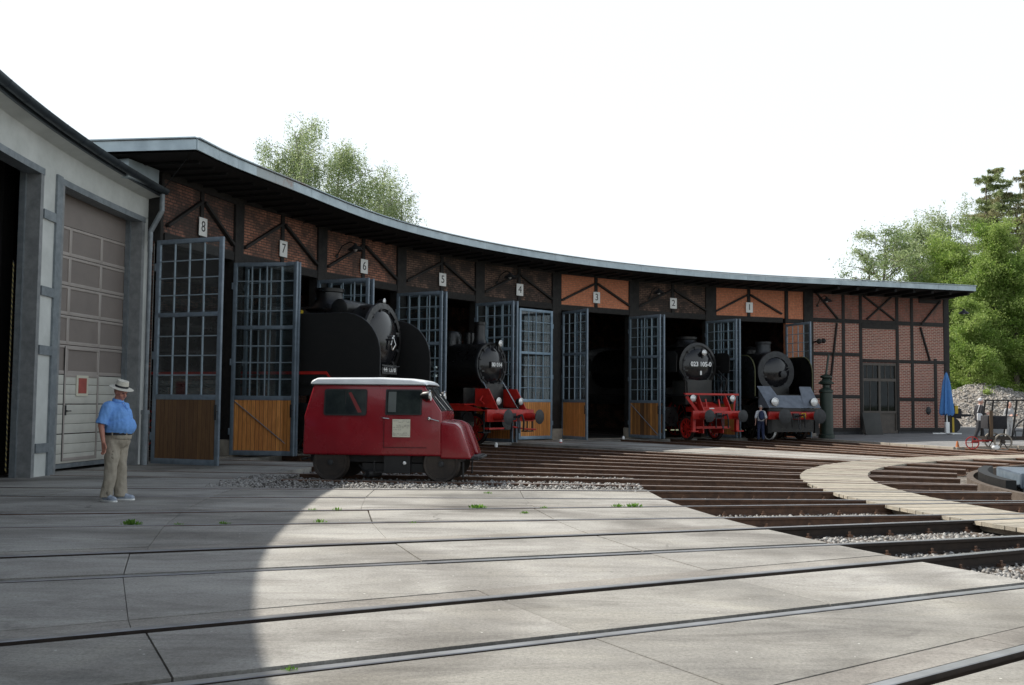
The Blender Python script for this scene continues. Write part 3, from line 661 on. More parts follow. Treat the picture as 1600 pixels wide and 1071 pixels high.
# gate leaves
def make_leaf(wood, brace_dir, w_=1.92, wo='bluesteel'):
    t = bpy.data.objects.new('gate_leaf', None); COL.objects.link(t); t.parent = rh
    H = 5.34; z0 = .06; zw = 1.62; zm = 3.55; fw_ = .105; d = .035
    mb = MB()
    mb.box(0, fw_, -d, d, z0, H); mb.box(w_-fw_, w_, -d, d, z0, H)
    mb.box(fw_, w_-fw_, -d, d, z0, z0+.13); mb.box(fw_, w_-fw_, -d, d, H-fw_, H); mb.box(fw_, w_-fw_, -d, d, zw-.06, zw+.06); mb.box(fw_, w_-fw_, -d, d, zm-.05, zm+.05)
    if brace_dir: 
        a_, b_ = ((fw_, zw-.08), (w_-fw_, z0+.16)) if brace_dir > 0 else ((w_-fw_, zw-.08), (fw_, z0+.16))
        for yy in (-1, 1): mb.bar((a_[0], yy*(d+.005), a_[1]), (b_[0], yy*(d+.005), b_[1]), .012, .06, (0, 1, 0))
    for z in (.7, 2.6, 4.7): mb.cyl((-.03, 0, z-.09), (-.03, 0, z+.09), .035, n=8)
    fr = mb.build('frame', wo, t, smooth=True, bevel=.006)
    mb = MB()
    for zz0, zz1, rows in ((zw+.06, zm-.05, 4), (zm+.05, H-fw_, 4)):
        for i in range(1, 4): x = fw_+(w_-2*fw_)*i/4; mb.box(x-.013, x+.013, -.02, .02, zz0, zz1)
        for j in range(1, rows): z = zz0+(zz1-zz0)*j/rows; mb.box(fw_, w_-fw_, -.018, .018, z-.012, z+.012)
    mb.build('glazing_bars', 'bars' if wo == 'bluesteel' else wo, t, smooth=False)
    mb = MB(); mb.box(fw_, w_-fw_, -.004, .004, zw+.05, H-fw_-.01); mb.build('glass', 'glass', t, smooth=False)
    mb = MB(); mb.box(fw_, w_-fw_, -.024, .024, z0+.12, zw-.05); mb.build('wood_panel', wood, t, smooth=False)
    mb = MB(); mb.box(w_-.08, w_-.03, -d-.05, d+.05, 1.28, 1.31); mb.box(w_-.085, w_-.025, -d-.06, -d-.045, 1.1, 1.45); mb.build('latch', 'iron', t)
    return t
def copy_tree(o, parent):
    c = o.copy(); COL.objects.link(c); c.parent = parent
    for ch in list(o.children): copy_tree(ch, c)
    return c
protos = {}
def leaf(hinge_a, free_px, side, wood='wood', br=0, open_=None, wo='bluesteel', d_=-.12):
    hp = wallp(hinge_a, 0, d_)
    t_in = math.atan2(CY-hp.y, CX-hp.x)                  # towards the turntable
    w_ = 1.92; best = None
    if open_ is None:
        for dd in range(-75, 76, 1):
            a = t_in+rad(dd); q = hp+Vector((math.cos(a), math.sin(a), 0))*w_; q.z = 2.5
            e = abs(px(q)[0]-free_px)+abs(dd)*.02
            if best is None or e < best[0]: best = (e, a)
        a = best[1]
    else: a = t_in+rad(open_)
    key = (wood, br, wo)
    if key not in protos: protos[key] = make_leaf(wood, br, w_, wo); o = protos[key]
    else: o = copy_tree(protos[key], rh)
    o.location = (hp.x, hp.y, 0); o.rotation_euler = (0, 0, a); return o
leaf(169.4, 345, 1, 'wood_brown', 0, d_=-.3)
leaf(162.05, 467, -1, 'wood', 1)
leaf(160.95, 462, 1, 'wood', 0)
leaf(154.1, 575, -1)
leaf(153.0, 582, 1)
leaf(146.1, 690, -1)
leaf(145.0, 697, 1)
leaf(137.9, 802, -1)
leaf(136.8, 808, 1)
def closed(hinge_a, toward_a):
    hp = wallp(hinge_a, 0, -.12); tp = wallp(toward_a, 0, -.12); o = make_leaf('wood', 0, 1.92, 'bluesteel_lit'); o.location = (hp.x, hp.y, 0); o.rotation_euler = (0, 0, math.atan2(tp.y-hp.y, tp.x-hp.x))
closed(129.75, 137.4)
leaf(128.65, 918, 1, 'wood', 0)
leaf(121.55, 1032, -1, 'wood_old', 1)
leaf(120.35, 1038, 1, 'wood_old', 1)
leaf(113.45, 1152, -1)
leaf(112.25, 1157, 1)
leaf(105.2, 1268, -1, 'wood', 0)

# bay number signs
for i, b in enumerate(range(8, 0, -1)):
    X, L = facet(PA[i], PA[i+1]); zc = 6.08
    th = thing('number_sign', 'white sign with a black %s above %s' % {8: ('eight', 'the leftmost gateway'), 7: ('seven', 'the gate beside the big black locomotive'), 6: ('six', 'the gateway right of the big locomotive'), 5: ('five', 'the small tank locomotive'), 4: ('four', 'the half closed gate'), 3: ('three', 'the empty dark gateway, on orange brick'), 2: ('two', 'the locomotive with a red frame'), 1: ('one', 'the locomotive with a grey apron')}[b], 'sign', X=X @ Matrix.Translation((0, -.055, zc)), group='numbered signs over the bays')
    MB().box(-.185, .185, -.02, 0, -.24, .24).build('board', 'white', th, bevel=.004)
    text_obj(str(b), .40, 'ink', th, face_X((0, -.021, -.0), (0, -1, 0)))
# swan-neck lamps
def wall_lamp(X, label, flip=1):
    th = thing('wall_lamp', label, 'lamp', X=X, group='swan neck lamps on the roundhouse')
    mb = MB(); mb.pipe([(0, 0, .0), (-.02*flip, -.25, .32), (-.05*flip, -.6, .42), (-.08*flip, -.85, .34)], .018); mb.cyl((0, .02, 0), (0, -.03, 0), .06); mb.build('bracket', 'soot', th)
    mb = MB(); mb.lathe([(.04, .12), (.07, .06), (.2, -.02), (.27, -.1), (.25, -.1), (.05, .04)], (-.08*flip, -.85, .22), n=18, cap=False); mb.build('lamp_shade', 'iron', th)
    MB().ball((-.08*flip, -.85, .17), (.07, .07, .09)).build('bulb', 'lens', th)
for (i, fx, lab) in ((2, -.32, 'swan neck lamp on reddish brick left of the six'), (4, -.28, 'swan neck lamp on dark brick left of the four'), (6, -.3, 'swan neck lamp on dark brick left of the two')):
    X, L = facet(PA[i], PA[i+1]); wall_lamp(X @ Matrix.Translation((fx*L, 0, 6.25)), lab)
wall_lamp(EX @ Matrix.Translation((.55, 0, 6.3)), 'pale lamp high on the end wall beside the last orange brick')
wall_lamp(EX @ Matrix.Translation((LE, .1, 6.1)) @ Matrix.Rotation(rad(75), 4, 'Z'), 'lamp on an arm at the right corner of the roundhouse')

# ---------------------------------------------------------------- the pale shed on the left
RS = 30.42; SG = 29.93
sh = thing('engine_shed', 'pale plastered engine shed with a tall sectional door at the left edge', 'shed')
def sp(a, z=0, R=RS): return pol(a, R, 0, z)
def arcbox(mb, a0, a1, R0, R1, z0, z1, mi=0, step=1.4):
    n_ = max(1, int(round(abs(a1-a0)/step)))
    for i in range(n_):
        a, b = a0+(a1-a0)*i/n_, a0+(a1-a0)*(i+1)/n_
        P = [pol(a, R0), pol(a, R1), pol(b, R1), pol(b, R0)]
        vs = [(p.x, p.y, z) for z in (z0, z1) for p in P]
        f = [(0, 1, 2, 3), (7, 6, 5, 4), (0, 4, 5, 1), (2, 6, 7, 3), (1, 5, 6, 2), (3, 7, 4, 0)]
        mb.add(vs, f if n_ == 1 else [q for k, q in enumerate(f) if not ((k == 2 and i > 0) or (k == 3 and i < n_-1))], mi)
    return mb
ZO = 5.97
A0 = 167.9; AG = 168.7; cols_a = [(167.9, 168.8)]; opens = []
a = 168.8
for i in range(6): w_a = 6.5 if i == 0 else 6.95; opens.append((a, a+w_a)); cols_a.append((a+w_a, a+w_a+1.3)); a += w_a+1.3
AE = cols_a[-1][1]
arcbox(MB(), A0, 187, RS, RS+.35, ZO, 6.50).build('upper_wall', 'plaster', sh, smooth=False)
arcbox(MB(), 187, AE, RS, RS+.35, ZO, 6.50).build('upper_wall', 'plaster_dirty', sh, smooth=False)
for a, b in cols_a:
    arcbox(MB(), a, b, RS, RS+.35, -.1, ZO-.0).build('column', 'plaster', sh, smooth=False)
# soffit and roof
so_ = MB(); st_ = 1.4; n_ = int((AE-A0+.8)/st_)
for i in range(n_):
    a, b = A0-.05+i*st_, A0-.05+(i+1)*st_; ae, be = max(a, AG), max(b, AG)
    p, q, r_, s_ = pol(a, RS+.02, 0, 6.44), pol(b, RS+.02, 0, 6.44), pol(be, SG+.1, 0, 6.52), pol(ae, SG+.1, 0, 6.52)
    so_.add([p, q, r_, s_], [(0, 1, 2, 3)], 0)
    so_.add([v+Vector((0, 0, .16)) for v in (p, q, r_, s_)], [(0, 1, 2, 3)], 1)
    P2 = [pol(ae, SG+.1, 0, 6.72), pol(be, SG+.1, 0, 6.72), pol(b, 44, 0, 7.0), pol(a, 44, 0, 7.0)]; so_.add(P2, [(0, 1, 2, 3)], 1)
    so_.add([pol(a, 44, 0, 7.0), pol(b, 44, 0, 7.0), pol(b, 44, 0, -.1), pol(a, 44, 0, -.1)], [(0, 1, 2, 3)], 2)
a = A0-.05
so_.add([pol(AG, SG+.1, 0, 6.52), pol(a, RS, 0, 6.44), pol(a, RS, 0, 6.74), pol(AG, SG+.1, 0, 6.72)], [(0, 1, 2, 3)], 0)
so_.add([pol(A0, RS+.3, 0, -.1), pol(A0, 44, 0, -.1), pol(A0, 44, 0, 6.98), pol(A0, RS+.3, 0, 6.7)], [(0, 1, 2, 3)], 2)
a = A0-.05+n_*st_; so_.add([pol(a, RS+.3, 0, -.1), pol(a, 44, 0, -.1), pol(a, 44, 0, 6.98), pol(a, RS+.3, 0, 6.7)], [(0, 1, 2, 3)], 2)
so_.build('roof', ['plaster', 'roofing', 'brick_soot'], sh, smooth=False)
# gutter, jointed, with brackets
gt = MB(); bt_ = MB(); ga = [AG+i*1.4 for i in range(int((AE-AG)/1.4)+1)]
prof = [(math.cos(t)*.115, -math.sin(t)*.115) for t in [math.pi*j/8 for j in range(9)]]
prof2 = [(math.cos(t)*.10, -math.sin(t)*.10) for t in [math.pi*j/8 for j in range(8, -1, -1)]]
sec = prof+prof2
for i in range(len(ga)-1):
    vs = [pol(a, SG+o, 0, 6.64+z) for a in ga[i:i+2] for o, z in sec]; k = len(sec)
    gt.add(vs, [(j, (j+1) % k, k+(j+1) % k, k+j) for j in range(k)]+([tuple(range(k))] if i == 0 else [])+([tuple(range(k, 2*k))] if i == len(ga)-2 else []))
    s2 = [(o*1.05, z*1.05) for o, z in prof]; p0 = ga[i]+.0; vs = [pol(a, SG+o, 0, 6.64+z) for a in (p0-.04, p0+.04) for o, z in s2]; k = len(s2)
    gt.add(vs, [(j, j+1, k+j+1, k+j) for j in range(k-1)], 1)
gu = gt.build('gutter', ['gutter', 'darksteel'], sh)
arcbox(MB(), AG, AE, SG+.10, SG+.16, 6.50, 6.72, step=1.4).build('eaves_board', 'gutter', sh, smooth=False)
e = pol(A0-1.0, SG, 0, 6.3); w0 = pol(A0-.25, RS-.1, 0, 5.6); w1 = pol(A0-.25, RS-.1, 0, 5.1)
e = pol(A0+3.0, SG, 0, 6.32)
e = pol(AG+.2, SG, 0, 6.5); e2 = e+Vector((0, 0, -.4)); w0 = pol(168.95, RS-.22, 0, 5.6); w1 = w0+Vector((0, 0, -.5))
MB().pipe([e, e2, w0, w1], .06, 12).cyl(w1, (w1.x, w1.y, 1.2), .05).cyl((w1.x, w1.y, 1.25), (w1.x, w1.y, 0), .085).cyl((w1.x, w1.y, 1.3), (w1.x, w1.y, 1.2), .1).build('downpipe', 'steel', sh)
MB().cyl(pol(AG, SG+.1, 0, 6.6), pol(172.0, RE+.05, 0, ZE+.03), .012, n=6).build('lightning_rod', 'iron', sh)
# recessed steel door frames and linings
for i, (a, b) in enumerate(opens):
    arcbox(MB(), a-.02, b+.02, RS-.03, RS+.3, ZO-.13, ZO-.001).build('door_head', 'steel', sh, smooth=False)
    for a0, a1, m_ in ((a, a+.22, 'jamb'), (b-.22, b, 'jamb')):
        arcbox(MB(), a0, a1, RS-.02, RS+.28, -.1, ZO-.13).build('door_post', m_, sh, smooth=False)
    arcbox(MB(), a+.03, a+.30, RS+.28, RS+.40, -.1, ZO).build('jamb_lining', 'steel', sh, smooth=False)
    arcbox(MB(), b-.36, b-.03, RS+.28, RS+.7, -.1, ZO).build('jamb_lining', 'steel', sh, smooth=False)
for (a, b) in cols_a[1:3]:                               # cover strips on the column front
    arcbox(MB(), a+.02, a+.42, RS-.05, RS-.0, -.05, ZO+.02).build('cover_strip', 'steel', sh, smooth=False)
    for z in (.55, 2.45, 3.6, 5.1): arcbox(MB(), a+.02, b-.02, RS-.045, RS+.0, z-.09, z+.09).build('cover_plate', 'steel', sh, smooth=False)
# hazard striped post by the dark opening
hz = MB(); a = opens[1][0]+.40
c_ = pol(a, RS+.50); 
for j in range(40):
    z = .1+j*.1
    u = pol(a, RS+.42); v = pol(a+.09, RS+.42)
    hz.add([(u.x, u.y, z), (v.x, v.y, z+.05), (v.x, v.y, z+.1), (u.x, u.y, z+.05)], [(0, 1, 2, 3)], 0)
    hz.add([(u.x, u.y, z+.05), (v.x, v.y, z+.1), (v.x, v.y, z+.15), (u.x, u.y, z+.1)], [(0, 1, 2, 3)], 1)
hz.build('hazard_strip', ['yellow_dull', 'ink'], sh, smooth=False)
# sectional door in the first opening
a, b = opens[0]; RD = RS+.42
p, q = pol(b-.05, RD), pol(a+.05, RD); x_ = (q-p).normalized(); y_ = Vector((-x_.y, x_.x, 0))
DX = Matrix(((x_.x, y_.x, 0, p.x), (x_.y, y_.y, 0, p.y), (0, 0, 1, 0), (0, 0, 0, 1))); W = (q-p).length
sd = bpy.data.objects.new('sectional_door', None); COL.objects.link(sd); sd.parent = sh; sd.matrix_local = DX
H0, HS = .16, .632; nS = 9
fr = MB(); pn = MB(); wp = MB(); gl = MB()
colx = [.1, W*.29, W*.65, W-.1]
for j in range(nS):
    z0 = H0+j*HS*1.02; z1 = z0+HS
    if j >= 3 and j < 8:
        fr.box(0, W, -.02, .03, z0, z0+.075); fr.box(0, W, -.02, .03, z1-.06, z1)
        for x in [0]+colx[1:3]+[W-.1]: fr.box(x if x == 0 else x-.0, x+.1, -.021, .03, z0, z1)
        pn.box(.05, W-.05, 0, .02, z0+.05, z1-.05)
    elif j == 8: pn.box(0, W, -.012, .03, z0, z1+.3)
    else:
        for t_ in range(3): wp.box(0, W, -.015+.0, .03, z0+t_*HS/3+.004, z0+(t_+1)*HS/3-.004)
fr.build('frame', 'shutter_frame', sd, bevel=.004); pn.build('grey_panel', 'shutter_grey', sd); wp.build('white_panel', 'shutter_white', sd, bevel=.004)
MB().box(0, W, -.02, .03, H0-.1, H0-.005).build('bottom_rail', 'steel', sd)
x0, x1 = colx[1]-.03, colx[2]+.08; zt = H0+3*HS*1.02+HS-.03
dm = MB(); dm.box(x0, x0+.05, -.035, -.018, H0+.05, zt); dm.box(x1-.05, x1, -.035, -.018, H0+.05, zt); dm.box(x0+.05, x1-.05, -.035, -.018, zt-.06, zt); dm.box(x0+.05, x1-.05, -.035, -.018, H0+.05, H0+.12)
dm.box(x0+.05, x1-.05, -.03, -.018, zt-.66, zt-.58)
dd = dm.build('wicket_door', 'shutter_frame', sd, bevel=.004)
MB().box(x0-.01, x0+.0, -.03, -.017, H0+.05, zt).box(x1, x1+.01, -.03, -.017, H0+.05, zt).build('door_gap', 'ink', dd)
MB().box(x0+.06, x0+.08, -.09, -.03, 1.28, 1.31).bar((x0+.07, -.085, 1.295), (x0+.2, -.085, 1.295), .02, .02).box(x0+.04, x0+.1, -.04, -.034, 1.2, 1.42).build('handle', 'iron', dd)
no = MB(); no.box((x0+x1)/2-.22, (x0+x1)/2+.24, -.04, -.025, 1.62, 2.08); n1 = no.build('notice', 'paper', dd)
MB().box((x0+x1)/2-.15, (x0+x1)/2+.17, -.044, -.041, 1.68, 2.02).build('notice_panel', mat('faded red notice', (.42, .10, .08), None, 4, .6), dd)
# dark inside: block pier, floor and a red machine at the back
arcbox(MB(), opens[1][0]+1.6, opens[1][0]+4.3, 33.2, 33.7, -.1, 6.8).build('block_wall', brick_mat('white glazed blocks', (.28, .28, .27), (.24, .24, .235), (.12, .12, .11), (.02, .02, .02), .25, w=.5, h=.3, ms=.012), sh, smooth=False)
arcbox(MB(), opens[0][1]+.3, opens[1][0]-.25, RS+.9, RS+1.7, -.1, 6.4).build('partition_end', 'soot', sh, smooth=False)  # end coloured black to imitate the unlit interior
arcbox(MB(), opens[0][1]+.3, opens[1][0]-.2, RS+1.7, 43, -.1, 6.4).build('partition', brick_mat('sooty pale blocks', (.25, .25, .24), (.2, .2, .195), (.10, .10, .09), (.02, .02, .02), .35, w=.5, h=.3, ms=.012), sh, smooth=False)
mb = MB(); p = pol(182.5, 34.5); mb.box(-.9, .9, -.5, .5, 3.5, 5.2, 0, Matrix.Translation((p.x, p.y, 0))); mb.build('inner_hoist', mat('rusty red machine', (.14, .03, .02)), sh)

# the shed's eaves climb a little away from the roundhouse
for o in sh.children_recursive:
    if o.type != 'MESH' or o.parent == sd or (o.parent and o.parent.parent == sd): continue
    for v in o.data.vertices:
        a = math.degrees(math.atan2(v.co.y-CY, v.co.x-CX)) % 360; f = min(1, max(0, (a-168.7)/14.5)); v.co.z = v.co.z*(1+.07*f)+.2*f*min(1, max(0, (v.co.z-6.05)/.4))

# ---------------------------------------------------------------- steam locomotives (x forward to the turntable, buffers at x=0)
def wheelset(t, xs, r, mname='red', ys=(-.75, .75), spokes=11):
    for x in xs:
        for y in ys:
            mb = MB(); mb.lathe([(r-.07, -.065), (r, -.065), (r+.0, .05), (r+.03, .06), (r-.07, .065), (r-.07, -.065)], (x, y, r), (0, 1, 0), 28, cap=False)
            w_ = mb.build('wheel', 'wheel', t)
            mb = MB(); mb.cyl((x, y-.09, r), (x, y+.09, r), .13, n=14)
            for i in range(spokes):
                a = 2*math.pi*i/spokes; mb.bar((x, y, r), (x+math.cos(a)*(r-.06), y, r+math.sin(a)*(r-.06)), .04, .05, (0, 1, 0))
            mb.lathe([(r-.13, -.04), (r-.06, -.04), (r-.06, .04), (r-.13, .04), (r-.13, -.04)], (x, y, r), (0, 1, 0), 28, cap=False); mb.build('wheel_spokes', mname, w_)
def buffers(t, z=1.05, rr=.23, col='red', face='iron', L=.62):
    for y in (-.875, .875):
        b = MB().lathe([(.13, -L), (.13, -.28), (.09, -.28), (.09, -.04)], (0, y, z), (1, 0, 0), 16).build('buffer', col, t)
        MB().lathe([(.1, -.06), (rr, -.05), (rr+.01, -.03), (rr*.6, -.005), (.02, 0)], (0, y, z), (1, 0, 0), 24).build('buffer_head', face, b)
def coupling(t, x=-.55, z=1.05):
    mb = MB(); mb.pipe([(x, 0, z), (x+.3, 0, z), (x+.36, 0, z+.07)], .04); mb.pipe([(x+.25, .04, z), (x+.28, .05, z-.35), (x+.3, 0, z-.55), (x+.28, -.05, z-.35), (x+.25, -.04, z)], .022); mb.box(x-.05, x+.05, -.14, .14, z-.12, z+.12)
    mb.build('coupling', 'iron', t)
    for y in (-.35, .3):
        MB().pipe([(x, y, z+.02), (x+.18, y, z+.06), (x+.26, y, z-.15), (x+.2, y+.05, z-.5)], .032).build('brake_hose', 'rubber', t)
def lamp(t, x, y, z, r=.14):
    l = MB().lathe([(.03, -.2), (r*.9, -.14), (r, .02)], (x, y, z), (1, 0, 0), 18).box(x-.12, x-.06, y-.03, y+.03, z-r-.12, z-.06).build('lamp', 'black', t)
    MB().lathe([(r+.012, .0), (r+.015, .035), (r-.01, .04), (r-.01, .0)], (x, y, z), (1, 0, 0), 18, cap=False).build('lamp_rim', 'chrome', l)
    MB().lathe([(r-.012, .02), (r*.6, .045), (.01, .05)], (x, y, z), (1, 0, 0), 18).build('lamp_lens', 'lens', l)
def smoke_door(t, x, zb, rd, gloss='black_gloss', lock=False):
    d = MB().lathe([(rd, -.04), (rd+.0, .02), (rd*.93, .06), (rd*.75, .13), (rd*.45, .2), (rd*.15, .225), (.01, .23)], (x, 0, zb), (1, 0, 0), 40).build('smokebox_door', gloss, t)
    mb = MB()
    for i in range(12):
        a = i*math.pi/6+.2; mb.box(-.05, .07, -.035, .035, rd-.03, rd+.08, 0, Matrix.Translation((x, 0, zb)) @ Matrix.Rotation(a, 4, 'X'))
    mb.lathe([(rd-.005, -.03), (rd+.04, -.03), (rd+.04, .02), (rd-.005, .035)], (x, 0, zb), (1, 0, 0), 40, cap=False)
    if lock: mb.cyl((x+.15, 0, zb), (x+.34, 0, zb), .03); mb.bar((x+.3, 0, zb+.02), (x+.3, .02, zb-.3), .03, .03)
    mb.build('door_clamp', 'iron', d)
    mb = MB()
    for s in (-1, 1): mb.bar((x+.07, s*rd*.1, zb+s*.22), (x+.1, s*rd*.98, zb+s*.22), .02, .05)
    mb.build('hinge', 'black', d); return d
def chimney(t, x, zt, r, h, mname='black'):
    MB().lathe([(r*1.9, zt-h-.12), (r*1.35, zt-h), (r*1.05, zt-h+.18), (r, zt-.12), (r*1.12, zt-.1), (r*1.14, zt), (r*.9, zt), (r*.85, zt-.2)], (x, 0, 0), (0, 0, 1), 26, cap=False).build('chimney', mname, t)
def common(t, zb, rb, rs, xf, xb, L, name_r='black'):
    MB().lathe([(rs, xf), (rs+.015, xf-.04), (rs, xf-.08), (rs, xf-1.6), (rb, xf-1.62), (rb, xb)], (0, 0, zb), (1, 0, 0), 48).build('boiler', name_r, t)
    mb = MB()
    for x in np.arange(xf-2.4, xb+.5, -1.1): mb.lathe([(rb+.012, x-.03), (rb+.012, x+.03)], (0, 0, zb), (1, 0, 0), 48, cap=False)
    mb.build('boiler_band', 'iron', t)
    mb = MB(); mb.box(xb-2.0, xb+.1, -1.45, 1.45, 1.5, zb+.6); mb.prism([(-1.45, zb+.6), (-1.1, zb+.95), (0, zb+1.12), (1.1, zb+.95), (1.45, zb+.6)], xb-2.2, xb+.1, 'yz'); cabn = mb.build('cab', 'black', t, bevel=.02)
    MB().box(xb+.095, xb+.115, -1.25, -.95, zb-.1, zb+.5).box(xb+.095, xb+.115, .95, 1.25, zb-.1, zb+.5).build('cab_window', 'darkglass', cabn)

# --- small tank engine, bay 5
t = thing('steam_locomotive', 'small black tank locomotive with red buffer beam, plated 80 014, under the number five', 'locomotive', pol(T(-4), 26.15), rad(T(-4)+180), 'steam locomotives looking out of the bays')
zb, rs, xf = 2.86, .80, -1.55
common(t, zb, .78, rs, xf, -5.6, 9)
MB().lathe([(rs+.02, -.05), (rs+.02, .03), (rs-.03, .03)], (xf, 0, zb), (1, 0, 0), 40, cap=False).build('smokebox_ring', 'iron', t)
smoke_door(t, xf, zb, .66); chimney(t, xf-.55, 4.42, .19, .75)
MB().lathe([(.36, 3.5), (.36, 4.0), (.28, 4.12), (.02, 4.16)], (xf-1.9, 0, 0), (0, 0, 1), 20).build('steam_dome', 'black', t)
MB().lathe([(.2, 3.5), (.2, 4.05), (.02, 4.12)], (xf-1.15, .1, 0), (0, 0, 1), 20).build('sand_dome', 'black', t)
for s in (-1, 1):
    MB().box(-5.8, -3.3, s*.92-.42, s*.92+.42, 1.45, 3.0).build('side_tank', 'black', t, bevel=.06)
    mb = MB(); mb.prism([(-.55, 1.3), (-1.0, 2.02), (-1.6, 2.02), (-1.6, 1.42)], s*.78-.02, s*.78+.02); mb.build('frame_plate', 'red', t)
    MB().box(-6.5, -1.6, s*1.05-.32, s*1.05+.32, 1.44, 1.49).build('running_board', 'red', t)
    MB().prism([(-.6, 1.25), (-1.6, 1.46), (-2.4, 1.46), (-2.4, 1.25)], s*1.33-.015, s*1.33+.015).build('valance', 'red', t)
    MB().box(-2.6, -1.75, s*1.08-.3, s*1.08+.3, .55, 1.2).cyl((-2.7, s*1.08, .88), (-1.65, s*1.08, .88), .32).build('cylinder', 'black', t)
    MB().pipe([(-.75, s*.6, 1.28), (-1.45, s*.55, 2.25)], .022).build('handrail', 'chrome', t)
    MB().box(-.95, -.7, s*1.2-.2, s*1.2+.2, .5, .54).bar((-.72, s*1.35, .5), (-.72, s*1.35, 1.2), .03, .05).bar((-.72, s*1.05, .5), (-.72, s*1.05, 1.2), .03, .05).build('step', 'soot', t)
    lamp(t, -.7, s*.62, 1.58, .12)
lamp(t, xf+.25, .18, zb+.78, .1)
MB().box(-1.5, -.72, -.55, .55, 1.28, 1.34).box(-1.6, -1.4, -.5, .5, 1.34, 2.2).build('front_deck', 'black', t)
MB().box(-.72, -.62, -1.3, 1.3, .88, 1.3).build('buffer_beam', 'red', t, bevel=.01)
MB().cyl((-3.1, -1.32, 2.0), (-3.1, -1.32, 2.75), .17).cyl((-3.1, -1.32, 1.5), (-3.1, -1.32, 1.9), .21).build('air_pump', 'black', t)
MB().cyl((-3.1, -1.32, 2.42), (-3.1, -1.32, 2.5), .2).cyl((-3.1, -1.32, 2.74), (-3.1, -1.32, 2.8), .2).build('polished_band', 'chrome', t)
buffers(t, 1.05, .25, 'red', 'iron'); coupling(t); wheelset(t, (-2.9, -4.4, -5.9), .55)
pl = MB().box(xf+.24, xf+.26, -.32, .32, zb-.1, zb+.12).build('number_plate', 'black', t)
text_obj('80 014', .2, 'white', t, face_X((xf+.265, 0, zb+.01), (1, 0, 0)), 'plate_lettering', .004)
MB().pipe([(-.9, -1.15, 1.5), (-1.2, -1.0, 1.6), (-1.3, -.6, 1.9)], .03).pipe([(-.66, .1, .7), (-.4, .5, .62), (-.3, 1.0, .6)], .03).box(-.9, -.6, -1.2, -.4, .62, .68).build('pipework', 'red', t)

# --- loco with white number, bay 2
t = thing('steam_locomotive', 'black locomotive with red frame and white number 023 105-0, in bay 2', 'locomotive', pol(T(-7), 26.4), rad(T(-7)+180), 'steam locomotives looking out of the bays')
zb, rs, xf = 3.22, .98, -2.0
common(t, zb, .95, rs, xf, -9.5, 13)
MB().lathe([(rs+.02, -.03), (rs+.02, .03), (rs-.1, .06)], (xf, 0, zb), (1, 0, 0), 40, cap=False).build('smokebox_ring', 'black', t)
smoke_door(t, xf, zb-.02, .76); chimney(t, xf-.8, 4.5, .42, .35)
text_obj('023 105-0', .27, 'white', t, face_X((xf+.26, 0, zb+.04), (1, 0, 0)), 'number_lettering', .008)
text_obj('8', .24, 'white', t, face_X((xf+.24, 0, zb-.34), (1, 0, 0)), 'number_lettering', .01, .004, .8)
lamp(t, xf+.3, .12, zb+.55, .11)
mb = MB()
for i in range(7): mb.lathe([(rs+.02, xf-.5-i*.35), (rs+.02, xf-.53-i*.35)], (0, 0, zb), (1, 0, 0), 40, cap=False)
mb.build('smokebox_rib', 'iron', t)
for s in (-1, 1):
    MB().prism([(-1.6, 2.9), (-1.55, 3.65), (-1.75, 3.8), (-3.9, 3.8), (-3.9, 2.9)], s*1.42-.012, s*1.42+.012).build('smoke_deflector', 'soot', t)
    MB().bar((-2.2, s*1.4, 3.2), (-2.2, s*.9, 3.2), .03, .03).bar((-3.4, s*1.4, 3.2), (-3.4, s*.9, 3.2), .03, .03).build('deflector_stay', 'soot', t)
    MB().box(-9, -1.0, s*1.15-.3, s*1.15+.3, 1.9, 1.95).build('running_board', 'black', t)
    MB().prism([(-1.0, 1.95), (-1.15, 1.7), (-.75, 1.05), (-.62, 1.05), (-.62, 1.28)], s*.72-.02, s*.72+.02).build('frame_plate', 'red', t)
    MB().bar((-1.05, s*1.3, 1.86), (-.72, s*.95, 1.2), .05, .12).build('frame_stay', 'red', t)
    MB().box(-3.6, -2.5, s*1.1-.34, s*1.1+.34, .55, 1.4).cyl((-3.7, s*1.1, .95), (-2.4, s*1.1, .95), .38).build('cylinder', 'black', t)
    MB().pipe([(-1.5, s*1.05, 2.0), (-1.4, s*1.12, 2.6), (-1.9, s*1.05, 3.0)], .04).pipe([(-1.6, s*.85, 2.0), (-1.5, s*.95, 2.5), (-2.0, s*1.0, 2.9)], .03).build('steam_pipe', 'black', t)
    MB().box(-.9, -.75, s*1.15-.05, s*1.15+.1, .35, 1.0).box(-1.0, -.6, s*1.2-.18, s*1.2+.18, .38, .42).build('step', 'red', t)
    lamp(t, -.95, s*1.05, 1.78, .13)
    MB().bar((-.9, s*.35, 1.3), (-1.0, s*.35, 1.75), .05, .06).build('spring_hanger', 'red', t)
MB().box(-1.1, -.95, -1.42, 1.42, 1.92, 2.0).build('front_step', 'red', t)
MB().box(-2.9, -1.9, -.72, .72, 1.5, 2.6).build('saddle', 'saddle', t, bevel=.05)
MB().box(-1.9, -.75, -.7, .7, 1.2, 1.42).prism([(-.75, 1.3), (-1.6, 1.62), (-1.9, 1.3)], -.5, .5).build('front_frame', 'red', t)
MB().box(-.72, -.6, -1.3, 1.3, .9, 1.26).build('buffer_beam', 'red', t, bevel=.01)
MB().box(-.6, -.59, -.45, -.2, 1.34, 1.38).build('white_plate', 'white', t)
MB().box(-1.6, -.9, -.55, -.5, .3, 1.0).box(-1.6, -.9, .5, .55, .3, 1.0).box(-1.0, -.9, -.9, .9, .5, .6).build('bogie_frame', 'red', t)
buffers(t, 1.05, .25, 'red', 'iron'); coupling(t); wheelset(t, (-1.75,), .5); wheelset(t, (-4.6,), .87)

